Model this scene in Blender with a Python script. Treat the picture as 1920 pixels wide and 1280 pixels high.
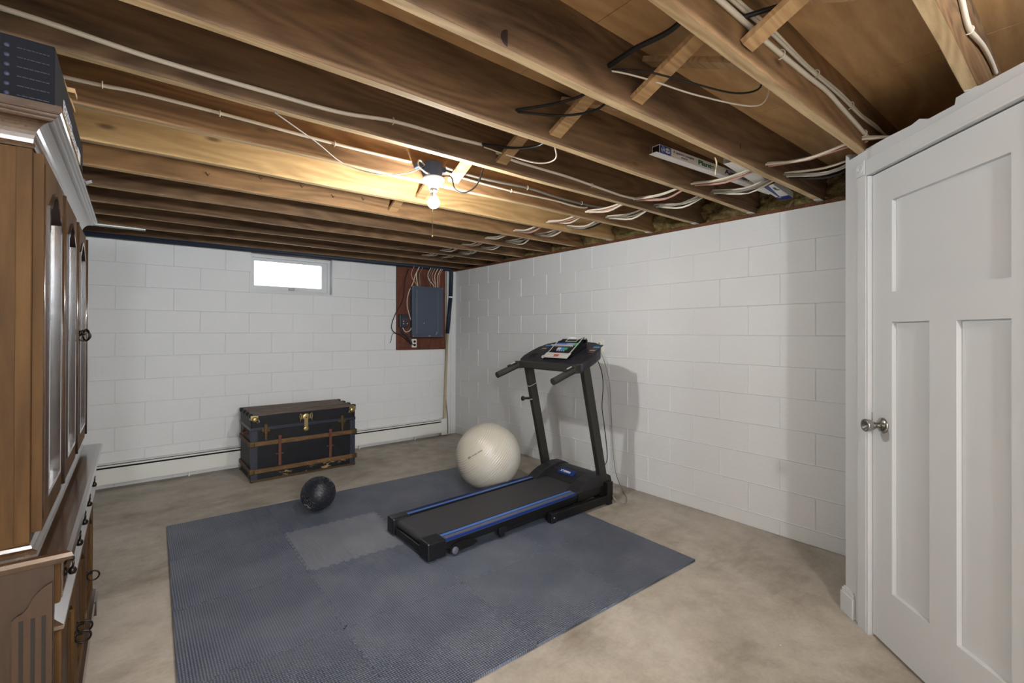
import bpy, bmesh, math, random
from mathutils import Vector, Matrix
random.seed(7)
for o in list(bpy.data.objects): bpy.data.objects.remove(o, do_unlink=True)
S = bpy.context.scene; C = S.collection
V = Vector; PI = math.pi

# ------------------------------------------------------------------ camera
cam_d = bpy.data.cameras.new('camera'); cam = bpy.data.objects.new('camera', cam_d); C.objects.link(cam); S.camera = cam
cam_d.sensor_width = 36; cam_d.lens = 36*870.05/1920; cam_d.clip_start = .02
cam_d.shift_y = -(-21.25)/1920*-1
yaw, pitch, roll = .6849, .0038, .0026
F = V((math.sin(yaw)*math.cos(pitch), math.cos(yaw)*math.cos(pitch), math.sin(pitch)))
Rt = V((math.cos(yaw), -math.sin(yaw), 0)); U = Rt.cross(F)
r_ = Rt*math.cos(roll)+U*math.sin(roll); u_ = -Rt*math.sin(roll)+U*math.cos(roll)
M = Matrix((r_, u_, -F)).transposed().to_4x4(); M.translation = V((-3.3079, -5.2377, 1.3362)); cam.matrix_world = M

# ------------------------------------------------------------------ world, exposure, lights
S.view_settings.view_transform = 'Standard'; S.view_settings.look = 'None'
S.view_settings.exposure = 0.33; S.view_settings.gamma = 1; S.view_settings.use_curve_mapping = False
S.cycles.max_bounces = 8; S.cycles.diffuse_bounces = 5; S.cycles.glossy_bounces = 3; S.cycles.transparent_max_bounces = 8
S.cycles.sample_clamp_indirect = 4; S.cycles.caustics_reflective = False; S.cycles.caustics_refractive = False
w = bpy.data.worlds.new('overcast_sky'); S.world = w; w.use_nodes = True
bg = w.node_tree.nodes['Background']; bg.inputs[0].default_value = (.95, .97, 1, 1); bg.inputs[1].default_value = 9.0

def light(name, kind, loc, power, col, **kw):
    d = bpy.data.lights.new(name, kind); d.energy = power; d.color = col
    for k, v in kw.items(): setattr(d, k, v)
    o = bpy.data.objects.new(name, d); C.objects.link(o); o.location = loc; return o
# unseen fill lights added behind the camera to brighten walls and floor
BULB = (-2.054, -3.03, 2.032)
light('fill_light', 'POINT', (-2.9, -6.25, 2.11), 78, (.93, .96, 1), shadow_soft_size=.05)
light('fill_light', 'POINT', (-3.7, -8.1, 2.05), 165, (.88, .94, 1), shadow_soft_size=.1)
light('fill_light', 'POINT', (-2.8, -8.2, 2.05), 210, (.88, .94, 1), shadow_soft_size=.1)

# ------------------------------------------------------------------ helpers
def lin(c):
    f = lambda v: v/12.92 if v <= .04045 else ((v+.055)/1.055)**2.4
    return tuple(f(x/255) for x in c)+(1,)
MATS = {}
class NT:
    def __init__(s, name):
        s.m = bpy.data.materials.new(name); s.m.use_nodes = True; s.t = s.m.node_tree; s.b = s.t.nodes['Principled BSDF']; MATS[name] = s.m
    def n(s, typ, **kw):
        x = s.t.nodes.new(typ)
        for k, v in kw.items():
            if k in x.inputs.keys() if isinstance(k, str) else False: x.inputs[k].default_value = v
            else: setattr(x, k, v)
        return x
    def l(s, a, b): s.t.links.new(a, b)
    def mp(s, scale=(1, 1, 1), coord='Object', rot=(0, 0, 0)):
        tc = s.n('ShaderNodeTexCoord'); m = s.n('ShaderNodeMapping'); m.inputs['Scale'].default_value = scale; m.inputs['Rotation'].default_value = rot
        s.l(tc.outputs[coord], m.inputs['Vector']); return m.outputs['Vector']
    def noise(s, vec, scale, detail=4, rough=.55):
        x = s.n('ShaderNodeTexNoise'); x.inputs['Scale'].default_value = scale; x.inputs['Detail'].default_value = detail; x.inputs['Roughness'].default_value = rough
        s.l(vec, x.inputs['Vector']); return x.outputs['Fac']
    def ramp(s, fac, stops):
        x = s.n('ShaderNodeValToRGB'); e = x.color_ramp.elements
        while len(e) < len(stops): e.new(.5)
        for k, (p, c) in enumerate(stops): e[k].position = p; e[k].color = c if len(c) == 4 else lin(c)
        s.l(fac, x.inputs['Fac']); return x.outputs['Color']
    def mix(s, fac, a, b, mode='MIX'):
        x = s.n('ShaderNodeMix', data_type='RGBA', blend_type=mode)
        for sock, v in ((x.inputs[0], fac), (x.inputs[6], a), (x.inputs[7], b)):
            if hasattr(v, 'links'): s.l(v, sock)
            else: sock.default_value = v
        return x.outputs[2]
    def math(s, op, a, b=0, c=None):
        x = s.n('ShaderNodeMath', operation=op)
        for i, v in enumerate((a, b)+(() if c is None else (c,))):
            if hasattr(v, 'links'): s.l(v, x.inputs[i])
            else: x.inputs[i].default_value = v
        return x.outputs[0]
    def bump(s, h, dist, strength=1):
        x = s.n('ShaderNodeBump'); x.inputs['Distance'].default_value = dist; x.inputs['Strength'].default_value = strength
        s.l(h, x.inputs['Height']); s.l(x.outputs['Normal'], s.b.inputs['Normal'])
    def set(s, **kw):
        for k, v in kw.items():
            k = k.replace('_', ' ')
            i = s.b.inputs[k]
            if hasattr(v, 'links'): s.l(v, i)
            else: i.default_value = v
        return s
def plain(name, col, rough=.5, metal=0, **kw):
    m = NT(name); m.set(Base_Color=lin(col), Roughness=rough, Metallic=metal, **kw)
    m.b.inputs['Specular IOR Level'].default_value = .35
    v = m.mp(); m.bump(m.noise(v, 60), .0002, .3)
    return m.m

def wood(name, dark, light_, knots=True, stretch=(1.2, 14, 9), rough=.7, var=.35, coat=0, dens=2.2, spec=.3, flat=False):
    m = NT(name)
    oi = m.n('ShaderNodeObjectInfo'); tc = m.n('ShaderNodeTexCoord')
    off = m.n('ShaderNodeVectorMath', operation='SCALE'); off.inputs[0].default_value = (13, 7, 5); m.l(oi.outputs['Random'], off.inputs['Scale'])
    add = m.n('ShaderNodeVectorMath', operation='ADD'); m.l(tc.outputs['Object'], add.inputs[0]); m.l(off.outputs[0], add.inputs[1])
    mp = m.n('ShaderNodeMapping'); mp.inputs['Scale'].default_value = stretch; m.l(add.outputs[0], mp.inputs['Vector'])
    big = m.noise(mp.outputs[0], .55, 2, .5)
    lowf = m.noise(mp.outputs[0], .22*dens, 2, .45)
    ringv = m.math('ADD', m.math('MULTIPLY', m.math('SINE', m.math('MULTIPLY', lowf, 85)), .5), .5)
    fine = m.noise(mp.outputs[0], 6, 6, .7)
    f = m.math('ADD', m.math('MULTIPLY', ringv, .13), m.math('ADD', m.math('MULTIPLY', big, .52), m.math('MULTIPLY', fine, .38)))
    col = m.ramp(f, [(.32, dark), (.70, light_)])
    if knots:
        kv = m.n('ShaderNodeMapping'); kv.inputs['Scale'].default_value = (2.3, 1.2, 6.2); m.l(add.outputs[0], kv.inputs['Vector'])
        vo = m.n('ShaderNodeTexVoronoi'); vo.inputs['Scale'].default_value = 1.0; m.l(kv.outputs[0], vo.inputs['Vector'])
        k = m.ramp(vo.outputs['Distance'], [(.035, (1, 1, 1, 1)), (.10, (0, 0, 0, 1))])
        col = m.mix(m.math('MULTIPLY', k, .75), col, lin(tuple(int(c*.5) for c in dark)))
    br = m.math('ADD', m.math('MULTIPLY', oi.outputs['Random'], var), 1-var/2)
    hs = m.n('ShaderNodeHueSaturation'); m.l(col, hs.inputs['Color']); m.l(br, hs.inputs['Value'])
    m.set(Base_Color=hs.outputs[0], Roughness=rough, Coat_Weight=coat, Coat_Roughness=.12); m.b.inputs['Specular IOR Level'].default_value = spec
    m.bump(f, .0015, .6)
    return m.m

# --- materials
def mk_paint(name, col, bumpy=.0012, rough=.55):
    m = NT(name); v = m.mp()
    c = m.mix(m.noise(v, 2.2, 3), lin(col), lin(tuple(int(x*.955) for x in col)))
    m.set(Base_Color=c, Roughness=rough); m.b.inputs['Specular IOR Level'].default_value = .35
    m.bump(m.math('ADD', m.noise(v, 55, 5, .6), m.math('MULTIPLY', m.noise(v, 9, 3), 1.2)), bumpy, .8); return m.m
BLOCK = mk_paint('painted_block', (214, 216, 217), .0022)
WHITE = mk_paint('white_trim_paint', (206, 209, 211), .0004, .42)
HEAT = mk_paint('heater_enamel', (216, 217, 213), .0002, .4)
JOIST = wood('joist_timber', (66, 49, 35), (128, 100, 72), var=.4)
EDGE = wood('pale_joist_underside', (164, 136, 98), (226, 202, 160), knots=False, var=.2)
HONEY = wood('honey_joist_timber', (146, 114, 74), (200, 168, 118), var=.1)
MIDW = wood('mid_joist_timber', (96, 71, 47), (158, 122, 84), var=.2)
BRACE = wood('brace_timber', (138, 106, 72), (196, 162, 118), knots=False)
PLY = wood('subfloor_plywood', (162, 124, 84), (206, 170, 122), knots=False, stretch=(1.3, 7, 3), dens=1.6, var=0)
SILL = wood('sill_timber', (70, 40, 22), (120, 74, 42), knots=False)
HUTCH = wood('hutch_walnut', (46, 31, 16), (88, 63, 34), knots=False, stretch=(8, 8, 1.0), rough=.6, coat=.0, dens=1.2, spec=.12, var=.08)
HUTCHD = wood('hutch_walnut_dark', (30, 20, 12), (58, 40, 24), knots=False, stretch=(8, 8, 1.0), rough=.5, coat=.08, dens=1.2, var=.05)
HUTCHT = wood('hutch_moulding', (44, 30, 20), (76, 55, 38), knots=False, stretch=(9, 1, 9), rough=.24, coat=1.0, dens=1.2, spec=.7, var=.04)
HUTCHG = wood('hutch_glazing_bead', (30, 20, 20), (52, 38, 34), knots=False, stretch=(9, 1, 9), rough=.16, coat=1, dens=1.2, spec=.8, var=.04)
SLAT = wood('trunk_slat', (66, 48, 28), (114, 84, 50), knots=False, stretch=(1.5, 12, 12), rough=.5, var=.2)
TOPSLAT = wood('trunk_top_slat', (62, 52, 46), (104, 88, 78), knots=False, stretch=(1.5, 12, 12), rough=.55, var=.15)
BOARD = wood('panel_backboard', (70, 38, 26), (104, 60, 42), knots=False, stretch=(9, 9, 1.2), var=0)
RIM = wood('rim_timber', (60, 38, 24), (96, 64, 40), knots=False)

def mk_floor():
    m = NT('concrete_floor'); v = m.mp()
    a = m.noise(v, .9, 5, .6); b = m.noise(v, 7, 6, .65); c = m.noise(v, 60, 4, .7)
    f = m.math('ADD', m.math('MULTIPLY', a, .55), m.math('ADD', m.math('MULTIPLY', b, .33), m.math('MULTIPLY', c, .12)))
    col = m.ramp(f, [(.36, (130, 124, 113)), (.5, (162, 155, 144)), (.64, (184, 178, 167))])
    vo = m.n('ShaderNodeTexVoronoi'); vo.inputs['Scale'].default_value = 16; m.l(v, vo.inputs['Vector'])
    sp = m.ramp(vo.outputs['Distance'], [(.035, (1, 1, 1, 1)), (.075, (0, 0, 0, 1))])
    msk = m.ramp(m.noise(v, 2.4, 3), [(.53, (0, 0, 0, 1)), (.62, (1, 1, 1, 1))])
    col = m.mix(m.mix(1.0, sp, msk, 'MULTIPLY'), col, lin((206, 200, 186)))
    st = m.ramp(m.noise(m.mp((.6, 1.6, 1)), 1.7, 5, .7), [(.56, (0, 0, 0, 1)), (.74, (.55, .55, .55, 1))])
    col = m.mix(st, col, lin((98, 86, 72)))
    m.set(Base_Color=col, Roughness=.62); m.b.inputs['Specular IOR Level'].default_value = .35
    m.bump(m.math('ADD', b, c), .0018, .7); return m.m
FLOOR = mk_floor()
def mk_mat(name, col, k=420, rot=.785, rough=.5, dust=.35):
    m = NT(name); v = m.mp((1, 1, 1), rot=(0, 0, rot))
    sx = m.n('ShaderNodeSeparateXYZ'); m.l(v, sx.inputs[0])
    h = m.math('MULTIPLY', m.math('SINE', m.math('MULTIPLY', sx.outputs[0], k)), m.math('SINE', m.math('MULTIPLY', sx.outputs[1], k)))
    p = m.ramp(m.math('ADD', m.math('MULTIPLY', h, .5), .5), [(.25, (.0, .0, .0, 1)), (.75, (1, 1, 1, 1))])
    oi = m.n('ShaderNodeObjectInfo')
    w_ = m.mp((1, 1, 1), 'Object')
    d = m.ramp(m.noise(w_, 3.2, 5, .62), [(.42, (0, 0, 0, 1)), (.8, (1, 1, 1, 1))])
    c0 = m.mix(p, lin(tuple(int(c*.40) for c in col)), lin(col))
    c1 = m.mix(m.math('MULTIPLY', d, dust), c0, lin((128, 132, 142)))
    br = m.math('ADD', m.math('MULTIPLY', oi.outputs['Random'], .25), .88)
    hs = m.n('ShaderNodeHueSaturation'); m.l(c1, hs.inputs['Color']); m.l(br, hs.inputs['Value'])
    m.set(Base_Color=hs.outputs[0], Roughness=rough); m.b.inputs['Specular IOR Level'].default_value = .85
    m.bump(h, .0022, .9); return m.m
MATF = mk_mat('eva_foam', (92, 102, 124), rough=.42); MATG = mk_mat('eva_foam_worn', (132, 138, 152), k=520, rough=.4, dust=.5)
BLACKM = plain('black_steel', (15, 15, 16), .38)
BLACKP = plain('black_plastic', (18, 19, 22), .38)
CHARC = plain('charcoal_plastic', (34, 34, 39), .4)
POST = plain('treadmill_post_paint', (42, 41, 36), .45)
GRIP = plain('foam_grip', (40, 39, 37), .8)
BLUE = plain('blue_rail', (14, 44, 112), .35)
BLUEL = plain('light_blue_line', (86, 132, 196), .4)
GREYP = plain('grey_rail', (84, 86, 98), .4)
SILV = plain('silver_plastic', (200, 200, 198), .3, .3)
LGREY = plain('light_grey_plastic', (168, 168, 164), .4)
RED = plain('red_mark', (176, 60, 50), .5)
CYAN = plain('cyan_print', (40, 130, 190), .4)
GREENP = plain('green_print', (60, 140, 90), .5)
ORNG = plain('orange_print', (150, 84, 54), .5)
INK = plain('white_ink', (232, 232, 230), .5)
NAVY = plain('navy_card', (9, 10, 17), .9)
DNAVY = plain('navy_ink', (16, 20, 96), .5)
GREENI = plain('green_ink', (8, 84, 44), .5)
CARDB = plain('card_brown_inside', (104, 76, 58), .8)
CARDW = plain('white_card', (236, 235, 232), .42)
CARDG = plain('grey_card', (214, 206, 194), .5)
STEEL = plain('galvanised_steel', (150, 154, 150), .35, .7)
CHROME = plain('satin_nickel', (176, 174, 168), .22, 1)
BRASS = plain('aged_brass', (160, 142, 98), .36, .85)
BRASSD = plain('dark_brass', (82, 66, 42), .45, .6)
PULL = plain('dark_bronze', (40, 34, 30), .3, .8)
LEATH = plain('brown_leather', (84, 48, 34), .6)
PORC = plain('white_porcelain', (228, 228, 224), .25)
JBOX = plain('blue_plastic_box', (60, 78, 108), .5)
WCAB = plain('white_cable_jacket', (214, 205, 188), .55)
GCAB = plain('grey_cable_jacket', (128, 124, 116), .55)
BCAB = plain('black_cable_jacket', (24, 23, 22), .5)
RCAB = plain('pink_cable_jacket', (186, 142, 130), .55)
PANEL = plain('panel_enamel', (66, 74, 88), .42)
PIPEB = plain('black_pipe_foam', (30, 38, 54), .6)
TAN = plain('tan_pipe', (166, 152, 124), .55)
OUT = plain('outlet_plastic', (216, 214, 206), .35)
DARK = plain('dark_gap', (18, 16, 15), .9)
def mk_trunk():
    m = NT('trunk_canvas'); v = m.mp()
    n = m.noise(v, 14, 6, .7); col = m.ramp(n, [(.35, (9, 10, 14)), (.7, (20, 22, 29))])
    # worn yellow paint patches low on the front
    sx = m.n('ShaderNodeSeparateXYZ'); tc = m.n('ShaderNodeTexCoord'); m.l(tc.outputs['Object'], sx.inputs[0])
    low = m.math('LESS_THAN', sx.outputs[2], .085)
    w_ = m.ramp(m.noise(m.mp((1, 1, 2.2)), 9, 6, .75), [(.56, (0, 0, 0, 1)), (.60, (1, 1, 1, 1))])
    col = m.mix(m.math('MULTIPLY', low, w_), col, lin((148, 126, 84)))
    m.set(Base_Color=col, Roughness=.55); m.b.inputs['Specular IOR Level'].default_value = .25; m.bump(n, .001, .6); return m.m
TRUNK = mk_trunk()
def mk_ball():
    m = NT('pearl_vinyl'); tc = m.n('ShaderNodeTexCoord'); rt = m.n('ShaderNodeMapping'); rt.inputs['Rotation'].default_value = (.35, .75, .2)
    m.l(tc.outputs['Object'], rt.inputs['Vector']); sx = m.n('ShaderNodeSeparateXYZ'); m.l(rt.outputs[0], sx.inputs[0])
    lat = m.math('ARCSINE', m.math('MULTIPLY', sx.outputs[2], 1/.276))
    h = m.math('SINE', m.math('MULTIPLY', lat, 95))
    band = m.ramp(m.math('ABSOLUTE', lat), [(.28, (0, 0, 0, 1)), (.36, (1, 1, 1, 1))])
    hh = m.math('MULTIPLY', h, 1.0)
    col = m.ramp(m.noise(m.mp(), 2, 3), [(.3, (176, 170, 153)), (.7, (190, 187, 178))])
    m.set(Base_Color=col, Roughness=.3); m.b.inputs['Subsurface Weight'].default_value = .12; m.b.inputs['Subsurface Radius'].default_value = (.02, .015, .01)
    m.bump(hh, .0012, .6); return m.m
PEARL = mk_ball()
def mk_slam():
    m = NT('slam_rubber'); m.set(Base_Color=lin((26, 28, 36)), Roughness=.42); m.bump(m.noise(m.mp(), 300), .0008); return m.m
SLAM = mk_slam()
def mk_insul():
    m = NT('mineral_wool'); v = m.mp(); n = m.noise(v, 22, 6, .75)
    col = m.ramp(n, [(.3, (74, 62, 38)), (.55, (140, 122, 76)), (.75, (176, 158, 104))]); m.set(Base_Color=col, Roughness=.95); m.bump(n, .02, 1); return m.m
WOOL = mk_insul()
def mk_glass(name, rough=0.02, tint=(1, 1, 1, 1), mixf=.12):
    m = NT(name); m.t.nodes.remove(m.b)
    tr = m.n('ShaderNodeBsdfTransparent'); tr.inputs[0].default_value = tint; gl = m.n('ShaderNodeBsdfGlossy'); gl.inputs['Roughness'].default_value = rough
    lw = m.n('ShaderNodeLayerWeight'); lw.inputs[0].default_value = .35
    f = m.math('ADD', m.math('MULTIPLY', lw.outputs['Fresnel'], .8), mixf*.3); mx = m.n('ShaderNodeMixShader')
    m.l(f, mx.inputs[0]); m.l(tr.outputs[0], mx.inputs[1]); m.l(gl.outputs[0], mx.inputs[2]); m.l(mx.outputs[0], m.t.nodes['Material Output'].inputs[0]); return m.m
GLASS = mk_glass('clear_glass')
def mk_emit(name, col, s):
    m = NT(name); m.set(Base_Color=col, Emission_Color=col, Emission_Strength=s); return m.m
GLOW = mk_emit('lit_bulb_glass', (1, .985, .95, 1), 1420)

# --- mesh builder
class MB:
    def __init__(s): s.bm = bmesh.new()
    def box(s, x0, x1, y0, y1, z0, z1, bev=0, mat=None):
        r = bmesh.ops.create_cube(s.bm, size=1)['verts']
        for v in r: v.co = V((x0+(v.co.x+.5)*(x1-x0), y0+(v.co.y+.5)*(y1-y0), z0+(v.co.z+.5)*(z1-z0)))
        if bev: s._bev(r, bev)
        elif mat: bmesh.ops.transform(s.bm, matrix=mat, verts=r)
        return s
    def _bev(s, verts, b, seg=2):
        es = list({e for v in verts for e in v.link_edges})
        bmesh.ops.bevel(s.bm, geom=es, offset=b, segments=seg, profile=.5, affect='EDGES', clamp_overlap=True)
    def obox(s, c, ax, ay, az, bev=0):
        """oriented box: centre and three half-axis vectors"""
        r = bmesh.ops.create_cube(s.bm, size=2)['verts']
        for v in r: v.co = V(c)+V(ax)*v.co.x+V(ay)*v.co.y+V(az)*v.co.z
        if V(ax).cross(V(ay)).dot(V(az)) < 0: bmesh.ops.reverse_faces(s.bm, faces=list({f for v in r for f in v.link_faces}))
        if bev: s._bev(r, bev)
        return s
    def bar(s, p0, p1, w_, h, up=(0, 0, 1), bev=0):
        d = (V(p1)-V(p0)); a = d.normalized(); side = a.cross(V(up)).normalized(); n = side.cross(a)
        return s.obox((V(p0)+V(p1))/2, d/2, side*w_/2, n*h/2, bev)
    def tube(s, pts, r, seg=10, cap=True, smooth=0):
        P = [V(p) for p in pts]
        if smooth and len(P) > 2:
            Q = []
            for i in range(len(P)-1):
                a, b, c, d = P[max(i-1, 0)], P[i], P[i+1], P[min(i+2, len(P)-1)]
                for k in range(smooth):
                    t = k/smooth; Q.append(.5*((2*b)+(c-a)*t+(2*a-5*b+4*c-d)*t*t+(-a+3*b-3*c+d)*t**3))
            Q.append(P[-1]); P = Q
        rings = []; n = None
        for i, p in enumerate(P):
            t = (P[min(i+1, len(P)-1)]-P[max(i-1, 0)]).normalized()
            if n is None: n = t.orthogonal().normalized()
            else: n = (n-t*n.dot(t)).normalized() if (n-t*n.dot(t)).length > 1e-6 else t.orthogonal().normalized()
            b = t.cross(n); rr = r[i] if isinstance(r, (list, tuple)) else r
            rings.append([s.bm.verts.new(p+(n*math.cos(2*PI*k/seg)+b*math.sin(2*PI*k/seg))*rr) for k in range(seg)])
        for A, B in zip(rings, rings[1:]):
            for k in range(seg): s.bm.faces.new((A[k], A[(k+1) % seg], B[(k+1) % seg], B[k])).smooth = True
        if cap: s.bm.faces.new(rings[0][::-1]); s.bm.faces.new(rings[-1])
        return s
    def lathe(s, prof, c=(0, 0, 0), axis=(0, 0, 1), seg=24, smooth=True):
        a = V(axis).normalized(); n = a.orthogonal().normalized(); b = a.cross(n); rings = []
        for r, h in prof:
            rings.append([s.bm.verts.new(V(c)+a*h+(n*math.cos(2*PI*k/seg)+b*math.sin(2*PI*k/seg))*max(r, 1e-5)) for k in range(seg)])
        for A, B in zip(rings, rings[1:]):
            for k in range(seg): s.bm.faces.new((A[k], A[(k+1) % seg], B[(k+1) % seg], B[k])).smooth = smooth
        s.bm.faces.new(rings[0][::-1]); s.bm.faces.new(rings[-1]); return s
    def prism(s, poly, f0, f1):
        """poly: list of 2d; f0,f1: functions 2d->3d for the two caps"""
        A = [s.bm.verts.new(f0(*p)) for p in poly]; B = [s.bm.verts.new(f1(*p)) for p in poly]
        s.bm.faces.new(A[::-1]); s.bm.faces.new(B)
        for i in range(len(A)):
            j = (i+1) % len(A); s.bm.faces.new((A[i], A[j], B[j], B[i]))
        return s
    def ring(s, outer, inner, f0, f1):
        n = len(outer); L = []
        for f in (f0, f1): L.append(([s.bm.verts.new(f(*p)) for p in outer], [s.bm.verts.new(f(*p)) for p in inner]))
        (ao, ai), (bo, bi) = L
        for i in range(n):
            j = (i+1) % n
            for q in ((ao[j], ao[i], ai[i], ai[j]), (bo[i], bo[j], bi[j], bi[i]), (ao[i], ao[j], bo[j], bo[i]), (ai[j], ai[i], bi[i], bi[j])): s.bm.faces.new(q)
        return s
    def torus(s, c, axis, R, r, seg=22, n=8, a0=0, a1=2*PI):
        a = V(axis).normalized(); e = a.orthogonal().normalized(); b = a.cross(e); full = abs(a1-a0-2*PI) < 1e-6
        pts = [V(c)+(e*math.cos(a0+(a1-a0)*k/seg)+b*math.sin(a0+(a1-a0)*k/seg))*R for k in range(seg+1)]
        return s.tube(pts, r, n, cap=not full)
    def ball(s, c, r, sub=3):
        q = bmesh.ops.create_icosphere(s.bm, subdivisions=sub, radius=r, matrix=Matrix.Translation(V(c)))['verts']
        for f in {f for v in q for f in v.link_faces}: f.smooth = True
        return s
    def build(s, name, mat, parent=None, loc=None):
        bmesh.ops.recalc_face_normals(s.bm, faces=s.bm.faces)
        me = bpy.data.meshes.new(name); 
        if loc is not None: bmesh.ops.translate(s.bm, verts=s.bm.verts, vec=-V(loc))
        s.bm.to_mesh(me); s.bm.free(); me.materials.append(mat)
        o = bpy.data.objects.new(name, me); C.objects.link(o)
        if loc is not None: o.location = loc
        if parent is not None:
            o.parent = parent; P = Matrix.Identity(4); q = parent
            off = V((0, 0, 0))
            while q is not None: off += V(q.location); q = q.parent
            o.location = V(o.location)-off
        return o
def tag(o, label, cat, group=None, kind=None):
    if label: o['label'] = label
    if cat: o['category'] = cat
    if group: o['group'] = group
    if kind: o['kind'] = kind
    return o
def struct(o, label=None, cat=None): o['kind'] = 'structure'; return tag(o, label, cat)
def thing(name, loc, label, cat, group=None):
    o = bpy.data.objects.new(name, None); o.empty_display_size = .05; C.objects.link(o); o.location = loc; return tag(o, label, cat, group)
def text(name, body, size, origin, right, up, mat, parent, bold=0, depth=.0004, align='LEFT', sx=1):
    cu = bpy.data.curves.new(name, 'FONT'); cu.body = body; cu.size = size; cu.extrude = depth; cu.offset = bold; cu.align_x = align
    o = bpy.data.objects.new(name, cu); C.objects.link(o); cu.materials.append(mat)
    r = V(right).normalized(); u = V(up).normalized(); n = r.cross(u)
    m = Matrix((r*sx, u, n)).transposed().to_4x4(); off = V((0, 0, 0)); q = parent
    while q is not None: off += V(q.location); q = q.parent
    m.translation = V(origin)-off; me = bpy.data.meshes.new_from_object(o); bpy.data.objects.remove(o); o = bpy.data.objects.new(name, me); C.objects.link(o)
    o.parent = parent; o.matrix_local = m
    return o
def dup(o, parent=None, loc=None):
    c = o.copy(); C.objects.link(c)
    if parent is not None: c.parent = parent
    if loc is not None: c.location = loc
    for ch in list(o.children): dup(ch, c)
    return c

# ================================================================== THE ROOM
B = .2032; TOP = 2.131
# ---- floor
struct(MB().box(-4.4, .3, -8.7, .4, -.12, 0).build('floor', FLOOR))
# ---- concrete block walls: each course modelled with recessed joints
def block_wall(name, u0, u1, phase, holes, put, seed=1):
    """put(u, z, d) -> world; u along the wall, d depth into the room (0 = face, negative = recessed)"""
    m = MB(); bm = m.bm; rnd = random.Random(seed); g = .0045; dp = -.004
    rows = [(TOP-(k+1)*B, TOP-k*B) for k in range(10)]+[(0, TOP-10*B)]
    for k, (z0, z1) in enumerate(rows):
        zs = z0; hz = g if z1 < 1.75 else .0016
        st = phase+(k % 2)*B; j0 = math.floor((u0-st)/(2*B))-1
        for j in range(j0, int((u1-u0)/(2*B))+j0+4):
            a, b = st+j*2*B, st+(j+1)*2*B; segs = [(max(a, u0), min(b, u1))]
            for (h0, h1, hz0, hz1) in holes:
                if z1 > hz0+.01 and z0 < hz1-.01:
                    ns = []
                    for (p, q) in segs:
                        if q <= h0 or p >= h1: ns.append((p, q))
                        else:
                            if p < h0: ns.append((p, h0))
                            if q > h1: ns.append((h1, q))
                    segs = ns
            for (p, q) in segs:
                if q-p < .004: continue
                gl = g if p > u0+1e-6 and p == a else .0; gr = g if q == b else .0
                zb = z0; zt = z1; d = rnd.uniform(-.0007, .0007)
                hb = hz if k < 10 else 0
                O = [put(p, zb, dp), put(q, zb, dp), put(q, zt, dp), put(p, zt, dp)]
                I = [put(p+gl, zb+hb, d), put(q-gr, zb+hb, d), put(q-gr, zt-hz, d), put(p+gl, zt-hz, d)]
                O = [bm.verts.new(x) for x in O]; I = [bm.verts.new(x) for x in I]
                bm.faces.new(I)
                for i in range(4): bm.faces.new((O[i], O[(i+1) % 4], I[(i+1) % 4], I[i]))
    return m
WX0, WX1, WZ0 = -2.402, -1.600, 1.734
bw = block_wall('b', -4.3, 0, -3.4275-.4064*4, [(WX0, WX1, WZ0, 3)], lambda u, z, d: V((u, -d, z)), 1)
# body behind the skin, with the window opening
for a in ((-4.3, WX0, .004, .25, 0, TOP), (WX1, .25, .004, .25, 0, TOP), (WX0, WX1, .004, .25, 0, WZ0)): bw.box(*a)
# fill the course sliver below the opening line
bw.box(WX0, WX1, .0005, .006, TOP-2*B, WZ0)
struct(bw.build('wall_back', BLOCK))
rw = block_wall('r', -8.6, 0, -1.547-.4064*20, [], lambda u, z, d: V((d, u, z)), 2)
for a in ((.004, .25, -8.6, .25, 0, TOP),): rw.box(*a)
struct(rw.build('wall_right', BLOCK))
lw_ = block_wall('l', -8.6, 0, -.1, [], lambda u, z, d: V((-4.08-d*-1, u, z)), 3); lw_.box(-4.3, -4.084, -8.6, .25, 0, TOP)
struct(lw_.build('wall_left', BLOCK))
struct(MB().box(-4.3, .25, -8.7, -8.55, 0, TOP).build('wall_rear', BLOCK))
# ---- subfloor overhead and rim
sf = MB()
for x0, x1 in ((-4.3, -3.30), (-3.297, -2.085), (-2.082, -.972), (-.969, -.372), (-.369, .3)):
    for y0, y1 in ((-8.7, -6.2), (-6.197, -3.76), (-3.757, -1.32), (-1.317, .3)): sf.box(x0, x1, y0, y1, 2.394, 2.412)
sf.box(-4.3, .3, -8.7, .3, 2.411, 2.43)
struct(sf.build('ceiling', PLY), 'bare plywood subfloor seen above the open joists', None)
struct(MB().box(.11, .16, -8.6, .1, 2.158, 2.40).box(-4.3, .16, .09, .13, 2.158, 2.40).box(-4.3, -4.26, -8.6, .13, 2.158, 2.4).box(-4.3, .16, -8.7, -8.6, TOP, 2.41).build('trim_1', RIM))
struct(MB().box(.012, .16, -8.6, .1, 2.119, 2.158).box(-4.3, .0, .014, .12, 2.131, 2.158).box(-4.3, -4.095, -8.6, .12, 2.131, 2.158).build('trim_2', SILL), 'dark wooden sill plate on top of the block walls')

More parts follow.
